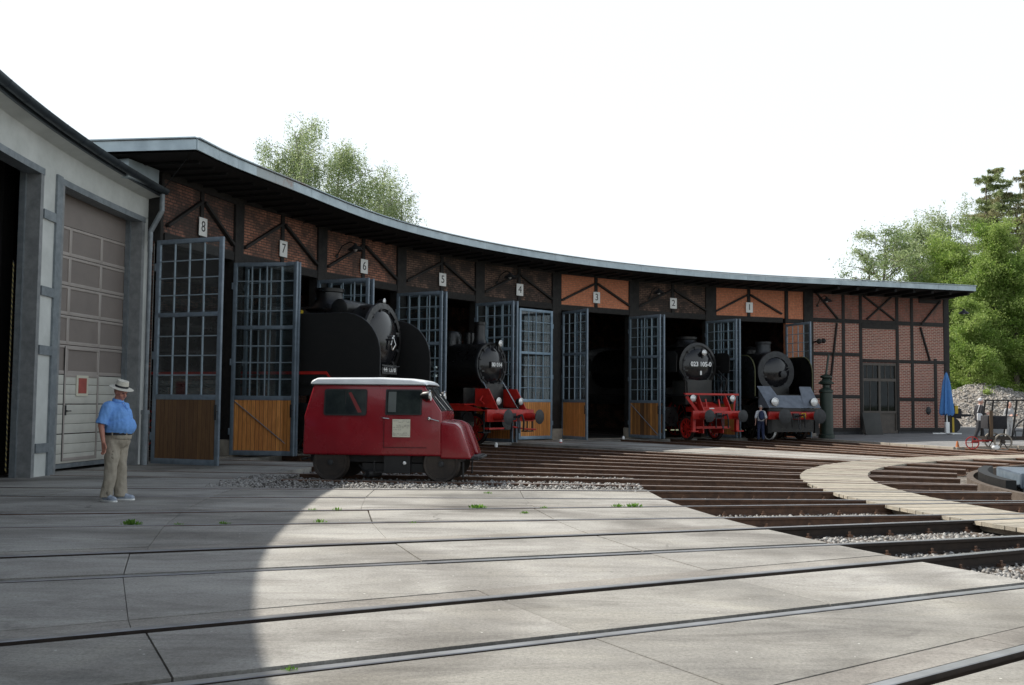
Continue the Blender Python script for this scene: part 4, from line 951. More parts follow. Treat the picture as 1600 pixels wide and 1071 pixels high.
# --- round-fronted loco with grey apron, bay 1
t = thing('steam_locomotive', 'black locomotive with grey sloping apron, big buffers and yellow 22, in bay 1', 'locomotive', pol(T(-8), 26.2), rad(T(-8)+180), 'steam locomotives looking out of the bays')
zb, rs, xf = 3.0, .92, -2.1
common(t, zb, .92, rs, xf, -10, 13)
MB().lathe([(rs-.02, -.02), (rs+.04, .02), (rs+.02, .09), (rs-.24, .1), (rs-.26, .04)], (xf, 0, zb), (1, 0, 0), 44, cap=False).build('smokebox_ring', 'iron', t)
smoke_door(t, xf+.03, zb, .68, 'black_gloss'); chimney(t, xf-.95, 4.42, .32, .6, 'iron')
MB().lathe([(.42, 3.7), (.42, 4.1), (.3, 4.25), (.02, 4.3)], (xf-2.6, .35, 0), (0, 0, 1), 20).build('steam_dome', 'black', t)
MB().lathe([(.16, -.01), (.16, .02), (.01, .05)], (xf+.34, .22, zb-.1), (1, 0, 0), 20).bar((xf+.34, .1, zb-.1), (xf+.3, .7, zb+.22), .03, .03).build('door_wheel', 'iron', t)
def rounded(x0, x1, z0, z1, r, n=6):
    pts = [(x1, z0), (x1, z1)]
    for i in range(n+1):
        a = math.pi/2*(i/n); pts.append((x0+r-math.sin(a)*r, z1-r+math.cos(a)*r))
    pts.append((x0, z0)); return pts
for s in (-1, 1):
    pts = rounded(1.4, 4.6, 1.9, 3.72, .75); MB().prism([(-x, z) for x, z in pts], s*1.48-.012, s*1.48+.012).build('smoke_deflector', 'black', t)
    MB().pipe([(-x, s*1.48, z) for x, z in pts[1:]], .02, 6).build('deflector_edge', mat('olive edge %d' % s, (.12, .12, .05)), t)
    MB().box(-10, -1.3, s*1.2-.32, s*1.2+.32, 1.82, 1.88).build('running_board', 'black', t)
    MB().prism([(-.55, 1.4), (-1.4, 2.32), (-1.4, 1.4)], s*1.30-.02, s*1.30+.02).build('apron_cheek', 'apron', t)
    q = MB(); q.add([(-.57, s*1.3, 1.42), (-.57, s*.45, 1.42), (-1.35, s*.75, 2.35), (-1.4, s*1.38, 2.35)], [(0, 1, 2, 3)]); q.add([(-.59, s*1.3, 1.4), (-.59, s*.45, 1.4), (-1.37, s*.75, 2.33), (-1.42, s*1.38, 2.33)], [(0, 1, 2, 3)]); q.build('apron_plate', 'apron', t)
    lamp(t, -.62, s*1.0, 1.66, .17)
    MB().box(-3.6, -2.3, s*1.15-.36, s*1.15+.36, .5, 1.5).cyl((-3.7, s*1.15, .95), (-2.2, s*1.15, .95), .4).build('cylinder', 'black', t)
    MB().box(-.85, -.7, s*1.2-.1, s*1.2+.1, .3, .9).build('step', 'soot', t)
q = MB(); q.add([(-.56, -.62, 1.4), (-.56, .62, 1.4), (-1.05, .62, 1.95), (-1.05, -.62, 1.95)], [(0, 1, 2, 3)]); q.add([(-.6, -.62, 1.38), (-.6, .62, 1.38), (-1.08, .62, 1.93), (-1.08, -.62, 1.93)], [(0, 1, 2, 3)])
q.build('apron_plate', 'apron', t)
MB().box(-2.5, -1.1, -.7, .7, 1.88, 1.98).box(-2.7, -1.9, -.6, .6, 1.5, 2.3).build('front_deck', 'black', t)
MB().box(-.72, -.55, -1.35, 1.35, 1.25, 1.38).build('front_edge', 'black', t)
MB().box(-.72, -.6, -1.3, 1.3, .9, 1.25).build('buffer_beam', 'red', t, bevel=.01)
text_obj('22', .26, 'yellow', t, face_X((-.59, .45, 1.08), (1, 0, 0)), 'number_lettering', .006)
MB().box(-1.2, -.75, -1.1, 1.1, .35, .9).build('guard_plate', 'black', t)
MB().lathe([(.47, -.05), (.5, -.05), (.5, .05), (.47, .05)], (-1.3, -.83, .5), (0, 1, 0), 30, cap=False).build('white_wheel_rim', 'white', t)
buffers(t, 1.05, .31, 'red', 'iron'); coupling(t); wheelset(t, (-1.3, -3.1), .5, 'soot'); wheelset(t, (-5, -7, -9), .9, 'soot')

# --- big black loco, bay 7
t = thing('steam_locomotive', 'big black locomotive with tall side deflectors, half hidden by the red railcar', 'locomotive', pol(T(-2), 25.02), rad(T(-2)+180), 'steam locomotives looking out of the bays')
zb, rs, xf = 3.3, 1.0, -1.55
common(t, zb, 1.0, rs, xf, -10.5, 14)
MB().lathe([(rs-.02, -.05), (rs+.05, -.02), (rs+.04, .05), (rs-.12, .07)], (xf, 0, zb), (1, 0, 0), 48, cap=False).build('smokebox_ring', 'black', t)
smoke_door(t, xf, zb, .84, lock=True); chimney(t, xf-1.75, 4.80, .37, .5)
MB().cyl((xf-.8, -1.0, 4.13), (xf-.8, 1.0, 4.13), .27, n=24).build('feedwater_heater', 'black', t, bevel=.03)
MB().lathe([(.4, 3.9), (.4, 4.3), (.25, 4.42), (.02, 4.45)], (xf-3.6, 0, 0), (0, 0, 1), 20).build('steam_dome', 'black', t)
MB().box(xf-2.2, xf-2.12, -.9, -.78, 3.9, 4.12).build('yellow_tag', 'yellow', t)
for s in (-1, 1):
    pts = rounded(.75, 4.6, 1.7, 3.95, 1.15, 9); MB().prism([(-x, z) for x, z in pts], s*1.46-.015, s*1.46+.015).build('smoke_deflector', 'soot', t)
    MB().pipe([(-x, s*1.46, z) for x, z in pts[1:]], .018, 6).build('deflector_edge', 'iron', t)
    MB().box(-11, -.9, s*1.2-.3, s*1.2+.3, 1.95, 2.0).build('running_board', 'black', t)
    MB().box(-8.5, -2.4, s*1.49-.01, s*1.49+.02, 2.28, 2.36).prism([(-2.4, 2.36), (-2.4, 2.28), (-2.15, 1.95), (-2.05, 1.95)], s*1.49-.01, s*1.49+.02).build('red_valance', 'red', t)
    MB().box(-4, -2.6, s*1.15-.38, s*1.15+.38, .5, 1.5).build('cylinder', 'black', t, bevel=.1)
    lamp(t, -.85, s*.95, 1.75, .13)
mb = MB()
for i in range(14):
    a = math.pi*i/14+.2; mb.box(-.03, .05, -.03, .03, rs-.02, rs+.05, 0, Matrix.Translation((xf, 0, zb)) @ Matrix.Rotation(a-math.pi/2, 4, 'X'))
mb.pipe([(xf+.3, -.5, zb-.75), (xf+.36, 0, zb-.8), (xf+.3, .5, zb-.75)], .02); mb.build('door_lug', 'iron', t)
MB().box(xf+.24, xf+.27, -.42, .42, zb-.98, zb-.72).build('number_plate', 'black', t)
text_obj('44 1378', .21, 'white', t, face_X((xf+.275, 0, zb-.85), (1, 0, 0)), 'plate_lettering', .003)
MB().pipe([(xf+.3, .1, zb+.1), (xf+.36, .16, zb-.15), (xf+.3, .1, zb-.3), (xf+.3, 0, zb-.15), (xf+.3, .1, zb+.1)], .02).cyl((xf+.2, .1, zb+.1), (xf+.34, .1, zb+.1), .03).build('door_handle', 'chrome', t)
lamp(t, xf-.1, .25, 4.42, .07)
MB().box(-2.6, -.75, -.75, .75, 1.3, 1.45).box(-2.9, -1.9, -.7, .7, 1.4, 2.4).build('front_deck', 'black', t)
MB().box(-.72, -.6, -1.3, 1.3, .88, 1.3).build('buffer_beam', 'red', t, bevel=.01)
buffers(t, 1.05, .25, 'red', 'iron'); coupling(t); wheelset(t, (-1.9,), .5); wheelset(t, (-4.3, -6, -7.7, -9.4), .7)

# ---------------------------------------------------------------- the red railcar (x forward, rail level 0)
R_near = at(516, 752).x
def solve_s(t, xp):                                      # distance along a track that appears in column xp
    lo, hi = 12., 40.
    for _ in range(40):
        m = (lo+hi)/2
        if px(pol(t, m, .75, .3))[0] > xp: lo = m
        else: hi = m
    return lo
sr, sf = solve_s(T0, 516), solve_s(T0, 689)
WB = sr-sf
rc = thing('railcar', 'small wine red rail inspection car with white roof, parked on the gravel track', 'railcar', pol(T0, (sr+sf)/2), rad(T0+180))
xr, xf = -WB/2-.56, WB/2+.60
HT = 2.03; yb = .80
def side(y0, y1, z): return 0
BZ = .50; WL = 1.30
mb = MB()
# body: side outline lofted across the width, upper part leaning in
def loft(sections, mi=0, mb=None):
    n_ = len(sections[0]); vs = [p for s_ in sections for p in s_]; fs = []
    for j in range(len(sections)-1): fs += [(j*n_+i, j*n_+(i+1) % n_, (j+1)*n_+(i+1) % n_, (j+1)*n_+i) for i in range(n_)]
    fs += [tuple(range(n_)), tuple(range(len(sections)*n_-1, (len(sections)-1)*n_-1, -1))]; mb.add(vs, fs, mi)
xh = WB/2-.02                                            # foot of windscreen / back of bonnet
cabin = [(xr, BZ), (xr+.02, 1.27), (xr+.18, HT-.13), (xh-.36, HT-.13), (xh+.02, 1.36), (xh+.03, BZ)]
def yat(z): return yb if z <= 1.27 else yb-(z-1.27)*.13
secs = []
for s in (-1, 1): secs.append([(x, s*yat(z), z) for x, z in cabin])
loft(secs, 0, mb); body = mb.build('body', 'carred', rc, bevel=.045, seg=3)
mb = MB()                                                # bonnet with two front fenders and a sunken middle
hood = [(xh-.0, BZ), (xh-.0, 1.22), (xh+.30, 1.19), (xh+.40, 1.10), (xf-.05, .68), (xf, .5)]
for s in (-1, 1):
    mb = MB(); loft([[(x, s*.20, z-.0) for x, z in hood], [(x, s*yb, z-.05) for x, z in hood]], 0, mb); mb.build('fender', 'carred', rc, bevel=.045, seg=4)
mb = MB(); hd = [(xh, .5), (xh, 1.16), (xh+.3, 1.08), (xh+.40, .94), (xf-.12, .6)]
loft([[(x, -.45, z) for x, z in hd], [(x, .45, z) for x, z in hd]], 0, mb); mb.build('bonnet', 'carred', rc, bevel=.03)
rf = MB(); rp = [(xr+.12, HT-.125), (xr+.14, HT-.05), (xr+.26, HT+.01), (xr+1.5, HT+.02), (xh-.6, HT-.005), (xh-.34, HT-.05), (xh-.28, HT-.125)]
loft([[(x, s*(.76-.0), z-.02*(abs(s) == 1)) if abs(s) == 1 else (x, s*.76, z) for x, z in rp] for s in (-1, -.6, .6, 1)], 0, rf); rf.build('roof', 'roofwhite', rc, bevel=.035, seg=3)
MB().box(xr+.13, xh-.3, -.765, .765, HT-.14, HT-.125).build('roof_trim', 'iron', rc)
L_ = xf-xr
def fx(p): return xr+(p-475)/(733-475)*L_                # picture column -> car x (side view, roughly)
for s in (-1, 1):
    def pane(name, x0, x1, z0, z1, r=.05):
        # inclined window on the cabin side, with a rubber frame
        def P(x, z, o): return (x, s*(yat(z)+o), z)
        q = MB(); c = []
        for cx_, cz_, a0 in ((x1-r, z1-r, 0), (x0+r, z1-r, 90), (x0+r, z0+r, 180), (x1-r, z0+r, 270)):
            for i in range(5):
                a = rad(a0+i*22.5); c.append((cx_+math.cos(a)*r, cz_+math.sin(a)*r))
        n_ = len(c); cxm, czm = (x0+x1)/2, (z0+z1)/2
        outer = [P(x+(.028 if x > cxm else -.028), z+(.028 if z > czm else -.028), .010) for x, z in c]; inner = [P(x, z, .012) for x, z in c]; back = [P(x+(.028 if x > cxm else -.028), z+(.028 if z > czm else -.028), -.01) for x, z in c]
        q.add(outer+inner+back, [(i, (i+1) % n_, n_+(i+1) % n_, n_+i) for i in range(n_)]+[(i, (i+1) % n_, 2*n_+(i+1) % n_, 2*n_+i) for i in range(n_)])
        w_ = q.build(name, 'rubber', rc)
        MB().add([P(x, z, .006) for x, z in c], [tuple(range(n_))]).build('pane', 'carglass', w_, smooth=False, recalc=True)
    M['carglass'] = M.get('carglass') or mat('car window glass', (.035, .045, .042), (.012, .016, .018), 2.5, .08, .0)
    pane('window', fx(509), fx(571), 1.31, 1.78)
    pane('door_window', fx(604), fx(655), 1.33, 1.78, .025)
    MB().box(fx(540)-.008, fx(540)+.008, s*(yat(1.6)+.0), s*(yat(1.6)+.018), 1.30, 1.79).build('window_divider', 'rubber', rc)
    MB().add([(fx(a_), s*(yat(z_)+.0085), z_) for a_, z_ in ((606, 1.36), (618, 1.36), (618, 1.76), (606, 1.76))], [(0, 1, 2, 3)]).build('curtain', mat('pale curtain', (.10, .115, .11)), rc, smooth=False)
    MB().add([(fx(a_), s*(yat(z_)+.0085), z_) for a_, z_ in ((544, 1.73), (548, 1.75), (566, 1.35), (560, 1.34))], [(0, 1, 2, 3)]).build('inner_strut', mat('inner red strut', (.20, .02, .02)), rc, smooth=False)
    door = MB(); y0 = s*(yb+.001); y1 = s*(yb+.008)
    for a, b, c, d in ((fx(600), fx(600)+.010, .66, 1.27), (fx(600), fx(666), .66, .672)): door.box(a, b, min(y0, y1), max(y0, y1), c, d)
    door.build('door_seam', 'carred_dark' if 'carred_dark' in M else mat('door seam', (.05, .004, .006)), rc)
    MB().pipe([(fx(597), s*(yb+.02), 1.25), (fx(600), s*(yb+.045), 1.24), (fx(609), s*(yb+.045), 1.23)], .012).build('door_handle', 'chrome', rc)
    h_ = MB(); cx_, cz_ = fx(668), 1.69
    h_.lathe([(.02, -.16), (.075, -.10), (.095, .0), (.1, .02)], (cx_, s*(yat(1.69)+.10), cz_), (1, 0, 0), 20).bar((cx_-.05, s*(yat(1.6)-.01), cz_-.1), (cx_-.04, s*(yat(1.7)+.09), cz_-.05), .03, .03)
    hl = h_.build('headlight', 'black', rc)
    MB().lathe([(.1, .015), (.112, .03), (.1, .05), (.085, .04)], (cx_, s*(yat(1.69)+.10), cz_), (1, 0, 0), 20, cap=False).build('headlight_rim', 'chrome', hl)
    MB().lathe([(.09, .02), (.06, .05), (.01, .06)], (cx_, s*(yat(1.69)+.10), cz_), (1, 0, 0), 20).build('headlight_lens', 'lens', hl)
    MB().lathe([(.035, 0), (.045, .03), (.03, .09), (.01, .1)], (fx(670), s*(yb+.0), 1.24), (0, s, 0), 14).pipe([(fx(670), s*(yb+.06), 1.24), (fx(685), s*(yb+.07), 1.19)], .014).build('turn_signal', 'chrome', rc)
mb = MB(); mb.box(fx(613.5), fx(640.5), -(yb+.012), -(yb+.003), .87, 1.22, 0); rr = random.Random(4)
for i, z in enumerate([q_-.05 for q_ in [1.235, 1.21, 1.15, 1.13, 1.10, 1.06, 1.0, .98, .955]]):
    x = fx(615); 
    while x < fx(638.5):
        wd = rr.uniform(.015, .06); 
        if rr.random() < .65: mb.box(x, min(x+wd, fx(639.5)), -(yb+.0145), -(yb+.011), z, z+.005, 1)
        x += wd+.012
mb.build('notice', ['paper', 'ink'], rc)
# windscreen panes
q = MB(); q2 = MB()
for s in (-1, 1):
    def W_(u, v, o=.0):
        x = (xh+.02)+(-.38)*v+o; z = 1.36+(HT-.13-1.36)*v; return (x+.01, s*u, z)
    q.add([W_(.05, .08), W_(.66, .08), W_(.62, .92), W_(.05, .92)], [(0, 1, 2, 3)]); 
    for a_, b_ in (((.05, .08), (.66, .08)), ((.66, .08), (.62, .92)), ((.62, .92), (.05, .92)), ((.05, .92), (.05, .08))): q2.bar(W_(*a_), W_(*b_), .03, .03)
ws = q2.build('windscreen', 'iron', rc); q.build('pane', 'carglass', ws, smooth=False)
MB().pipe([(xh+.03, -.3, 1.40), (xh-.17, -.5, 1.68)], .008).pipe([(xh+.03, .3, 1.40), (xh-.17, .1, 1.68)], .008).build('wiper', 'chrome', rc)
# underframe, wheels, bumper
MB().box(xr+.1, xf-.3, -.55, .55, .36, .52).box(-.5, .75, -.6, .6, .17, .34).box(fx(600), fx(640), -.74, -.6, .16, .52).build('underframe', 'rubber', rc)
MB().bar((fx(585), -.7, .4), (fx(585), -.7, .16), .03, .03).bar((fx(575), -.7, .17), (fx(625), -.7, .17), .03, .03).bar((fx(575), -.7, .17), (fx(568), -.7, .10), .03, .05).cyl((fx(575), -.74, .14), (fx(590), -.5, .14), .07).bar((fx(560), -.6, .3), (fx(572), -.65, .14), .03, .03).build('brake_rigging', 'rubber', rc)
MB().ball((fx(632), -.77, .36), (.035, .02, .035)).ball((fx(603), -.72, .24), (.025, .02, .03)).build('white_knob', 'white', rc)
for x in (-WB/2, WB/2):
    for s in (-1, 1):
        y = s*.715; o = s*.0
        wl_ = MB().lathe([(.30, .045*s), (.345, .05*s), (.35, .0), (.375, -.03*s), (.375, -.055*s), (.20, -.05*s)], (x, y, .352), (0, 1, 0), 34, cap=False).lathe([(.01, .02*s), (.29, .03*s), (.30, .045*s)], (x, y, .352), (0, 1, 0), 34, cap=False).build('wheel', 'wheel', rc)
        MB().lathe([(.06, 0), (.055, .03*s), (.03, .035*s)], (x, y+.02*s, .352), (0, 1, 0), 14).build('hub', 'iron', wl_)
    MB().cyl((x, -.7, .352), (x, .7, .352), .04).build('axle', 'rubber', rc)
MB().box(xf-.12, xf+.1, -.55, .55, .42, .5).pipe([(xf-.05, -.6, .46), (xf+.14, -.4, .47), (xf+.14, .4, .47), (xf-.05, .6, .46)], .025).bar((xf-.18, -.62, .4), (xf-.18, -.62, .08), .03, .05).bar((xf-.18, .62, .4), (xf-.18, .62, .08), .03, .05).build('bumper', 'rubber', rc)
MB().pipe([(xr-.02, -.4, .4), (xr-.16, -.3, .38), (xr-.16, .3, .38), (xr-.02, .4, .4)], .02).build('rear_coupling', 'rubber', rc)

# ---------------------------------------------------------------- people
def capsule(mb, p, q, r1, r2, n=14):
    p = Vector(p); q = Vector(q); mb.cyl(p, q, r1, r2, n); mb.ball(p, (r1,)*3, n, 8); mb.ball(q, (r2,)*3, n, 8)
def remesh(mb, name, material, parent, vox=.012, smooth=6, X=None):
    me = bpy.data.meshes.new('t'); me.from_pydata(mb.v, [], mb.f); bm = bmesh.new(); bm.from_mesh(me); bmesh.ops.recalc_face_normals(bm, faces=bm.faces); bm.to_mesh(me); bm.free()
    o = bpy.data.objects.new('t', me); COL.objects.link(o)
    r = o.modifiers.new('r', 'REMESH'); r.mode = 'VOXEL'; r.voxel_size = vox; s_ = o.modifiers.new('s', 'SMOOTH'); s_.iterations = smooth; s_.factor = .5
    dg = bpy.context.evaluated_depsgraph_get(); dg.update(); m2 = bpy.data.meshes.new_from_object(o.evaluated_get(dg)); bpy.data.objects.remove(o); bpy.data.meshes.remove(me)
    m2.name = name; m2.materials.clear(); m2.materials.append(M[material]); m2.polygons.foreach_set('use_smooth', [True]*len(m2.polygons))
    r = bpy.data.objects.new(name, m2); COL.objects.link(r); r.parent = parent; 
    if X is not None: r.matrix_local = X
    return r
def wrinkle(o, amp, sc):
    from mathutils import noise as nz
    for v in o.data.vertices: v.co += v.normal*(nz.noise(Vector((v.co.x*sc, v.co.y*sc, v.co.z*sc*.6)))*amp)
def hand(mb, w_, d, side, fwd, s=1.0):
    # palm and five curled fingers hanging from wrist w_ along direction d
    d = Vector(d).normalized(); f = Vector(fwd).normalized(); f = (f-d*f.dot(d)).normalized(); n_ = d.cross(f)*side
    w_ = Vector(w_); mb.add([], [])
    for k in range(4):
        o_ = f*((1.5-k)*.021*s); capsule(mb, w_+o_*.7+d*.01, w_+o_+d*.085*s, .016*s, .0125*s, 8)
        L = (.040, .046, .043, .034)[k]*s; a = w_+o_+d*.088*s; b = a+d*L-n_*.008*s; c = b+(d*.8-n_*.6)*L*.6; e = c+(d*.45-n_*.9)*L*.45
        capsule(mb, a, b, .0105*s, .0098*s, 8); capsule(mb, b, c, .0098*s, .009*s, 8); capsule(mb, c, e, .009*s, .008*s, 8)
    a = w_+f*.03*s+d*.03*s; b = a+f*.024*s+d*.034*s-n_*.01*s; c = b+d*.034*s+f*.004*s-n_*.012*s
    capsule(mb, a, b, .0135*s, .012*s, 8); capsule(mb, b, c, .012*s, .0095*s, 8)
def head(mb, c, tilt=0, yaw=0, s=1.0):
    X = Matrix.Translation(Vector(c)) @ Matrix.Rotation(yaw, 4, 'Z') @ Matrix.Rotation(tilt, 4, 'Y') @ Matrix.Diagonal((s, s, s, 1))
    h = MB()
    h.ball((-.012, 0, .025), (.098, .077, .102), 20, 14); h.ball((.03, 0, -.045), (.062, .058, .075), 16, 10); h.ball((.066, 0, -.088), (.026, .03, .024), 10, 8)
    h.cyl((.085, 0, .02), (.107, 0, -.025), .010, .017, 10); h.ball((.108, 0, -.028), (.018, .018, .013), 8, 6)
    h.ball((.086, 0, .032), (.016, .05, .013), 10, 6); h.ball((.088, 0, -.058), (.014, .028, .009), 10, 6); h.ball((.086, 0, -.072), (.014, .025, .009), 10, 6)
    for y in (-1, 1): h.ball((-.008, y*.078, -.005), (.02, .011, .033), 10, 8); h.ball((.06, y*.04, -.03), (.03, .024, .03), 8, 6)
    for f_ in h.f: pass
    o_ = len(mb.v); mb.v += [tuple(X @ Vector(v)) for v in h.v]; mb.f += [tuple(i+o_ for i in f) for f in h.f]; mb.m += h.m
    return X
def eyes(X, t, mname='cloth_black'):
    mb = MB()
    for y in (-1, 1): mb.ball(X @ Vector((.083, y*.032, .012)), (.009, .012, .007), 8, 6)
    mb.build('eyes', mname, t)
def shoe(t, a, yaw, mname='shoe', L=.29):
    X = Matrix.Translation(a) @ Matrix.Rotation(yaw, 4, 'Z')
    up = MB()
    def add(h): 
        o_ = len(up.v); up.v += [tuple(X @ Vector(v)) for v in h.v]; up.f += [tuple(i+o_ for i in f) for f in h.f]; up.m += h.m
    h = MB(); h.ball((.12, 0, .045), (.10, .05, .042), 14, 8); h.ball((-.01, 0, .055), (.07, .04, .05), 12, 8); capsule(h, (.10, 0, .06), (0, 0, .09), .038, .045, 12); add(h)
    o = remesh(up, 'shoe', mname, t, .009, 4)
    up = MB(); h = MB(); h.prism([(-.085, -.032), (-.06, -.042), (.06, -.043), (.14, -.054), (.2, -.04), (.225, 0), (.2, .042), (.14, .052), (.06, .042), (-.06, .038), (-.085, .03)], .0, .026, 'xy'); add(h); up.build('sole', 'white' if mname == 'shoe' else 'rubber', o, bevel=.006)

# man in the straw hat
ML = at(178, 783); man = thing('person', 'stout man in a light blue polo shirt, khaki trousers and pale straw hat', 'person', ML, rad(-14)); man.scale = (1.03, 1.03, 1.035)
k_ = 1.0
bd = MB(); hx = Vector((.055, 0, 1.625))
capsule(bd, (0, 0, .95), (0, 0, 1.1), .15, .16); bd.ball((.03, 0, 1.12), (.2, .19, .2)); bd.ball((-.01, 0, 1.33), (.13, .19, .17)); capsule(bd, (-.02, .15, 1.40), (-.02, -.15, 1.40), .07, .07)
capsule(bd, (-.01, 0, 1.42), (.035, 0, 1.56), .062, .06)
HX = head(bd, hx, rad(24), rad(-8), 1.04)
for s in (-1, 1):
    bk_ = -.09 if s > 0 else 0
    sh_ = (-.02, s*.20, 1.40); el = (-.06+bk_, s*.275, 1.13); wr = (.005+bk_*1.6, s*.30, .885)
    capsule(bd, sh_, el, .058, .047); capsule(bd, el, wr, .046, .029); hand(bd, wr, (.12, -s*.06, -1), s, (1, s*.25, .1), 1.08)
    capsule(bd, (0, s*.09, .93), (.02, s*.115, .5), .085, .06); capsule(bd, (.02, s*.115, .5), (-.01+(.0 if s > 0 else -.02), s*.125, .08), .058, .04)
remesh(bd, 'body', 'skin', man, .0085, 3); eyes(HX, man)
sh_ = MB(); sh_.ball((.075, 0, 1.115), (.222, .222, .19), 22, 14); sh_.ball((.045, 0, 1.25), (.185, .215, .19), 20, 12); sh_.ball((-.01, 0, 1.36), (.15, .205, .13), 20, 12)
capsule(sh_, (-.02, .15, 1.412), (-.02, -.15, 1.412), .083, .083); capsule(sh_, (-.01, 0, 1.44), (.01, 0, 1.485), .085, .072)
sh_.lathe([(.21, -.005), (.214, .06), (.2, .12)], (.035, 0, .99), (0, 0, 1), 24, sx=.98, sy=1.0)
for s in (-1, 1): capsule(sh_, (-.02, s*.20, 1.405), (-.045, s*.262, 1.22), .081, .078); sh_.cyl((-.045, s*.262, 1.22), (-.055, s*.275, 1.15), .080, .088, 16)
so_ = remesh(sh_, 'polo_shirt', 'polo', man, .0095, 6); wrinkle(so_, .018, 8); wrinkle(so_, .008, 22)
MB().lathe([(.079, .0), (.088, .018), (.074, .05), (.066, .048)], (.012, 0, 1.475), (.22, 0, 1), 20, cap=False).build('collar', 'polo', so_)
MB().bar((.205, 0, 1.33), (.128, 0, 1.47), .028, .006, (1, 0, .4)).ball((.19, -.002, 1.38), (.006,)*3, 6, 4).ball((.158, -.002, 1.43), (.006,)*3, 6, 4).build('placket', 'polo', so_)
tr_ = MB(); tr_.lathe([(.20, .93), (.212, 1.0), (.208, 1.012)], (.03, 0, 0), (0, 0, 1), 24)
tr_.ball((.012, 0, .90), (.19, .2, .15), 20, 12)
for s in (-1, 1):
    an = (-.01+(.03 if s > 0 else -.035), s*.125, .06); capsule(tr_, (.012, s*.092, .90), (.02, s*.112, .5), .118, .092, 18); tr_.cyl((.02, s*.112, .5), an, .096, .088, 18); tr_.ball((.02, s*.112, .5), (.094,)*3)
to_ = remesh(tr_, 'trousers', 'khaki', man, .0095, 14); wrinkle(to_, .022, 7); wrinkle(to_, .010, 19)
MB().lathe([(.213, .0), (.217, .004), (.217, .036), (.213, .04)], (.031, 0, .985), (0, 0, 1), 30).build('belt', 'cloth_black', man)
mb = MB()
for a in (20, -20, 75, -75, 140, -140): mb.box(.214, .222, -.008, .008, .98, 1.03, 0, Matrix.Translation((.031, 0, 0)) @ Matrix.Rotation(rad(a), 4, 'Z'))
mb.build('belt_loop', 'khaki', to_)
for s in (-1, 1): shoe(man, (-.01+(.03 if s > 0 else -.035), s*.125, 0), rad(s*14))
ht = HX @ Matrix.Translation((-.012, 0, .062)) @ Matrix.Rotation(rad(-6), 4, 'Y')
hat = MB().lathe([(.085, .0), (.13, -.002), (.165, -.012), (.182, -.006), (.181, -.001), (.13, .008), (.098, .012), (.094, .06), (.083, .108), (.055, .112), (.02, .098), (.003, .096)], n=32, sy=.9).build('hat', 'straw', man, ht)
MB().lathe([(.0995, .012), (.0975, .042)], n=32, sy=.9, cap=False).build('hat_band', 'cloth_black', hat)

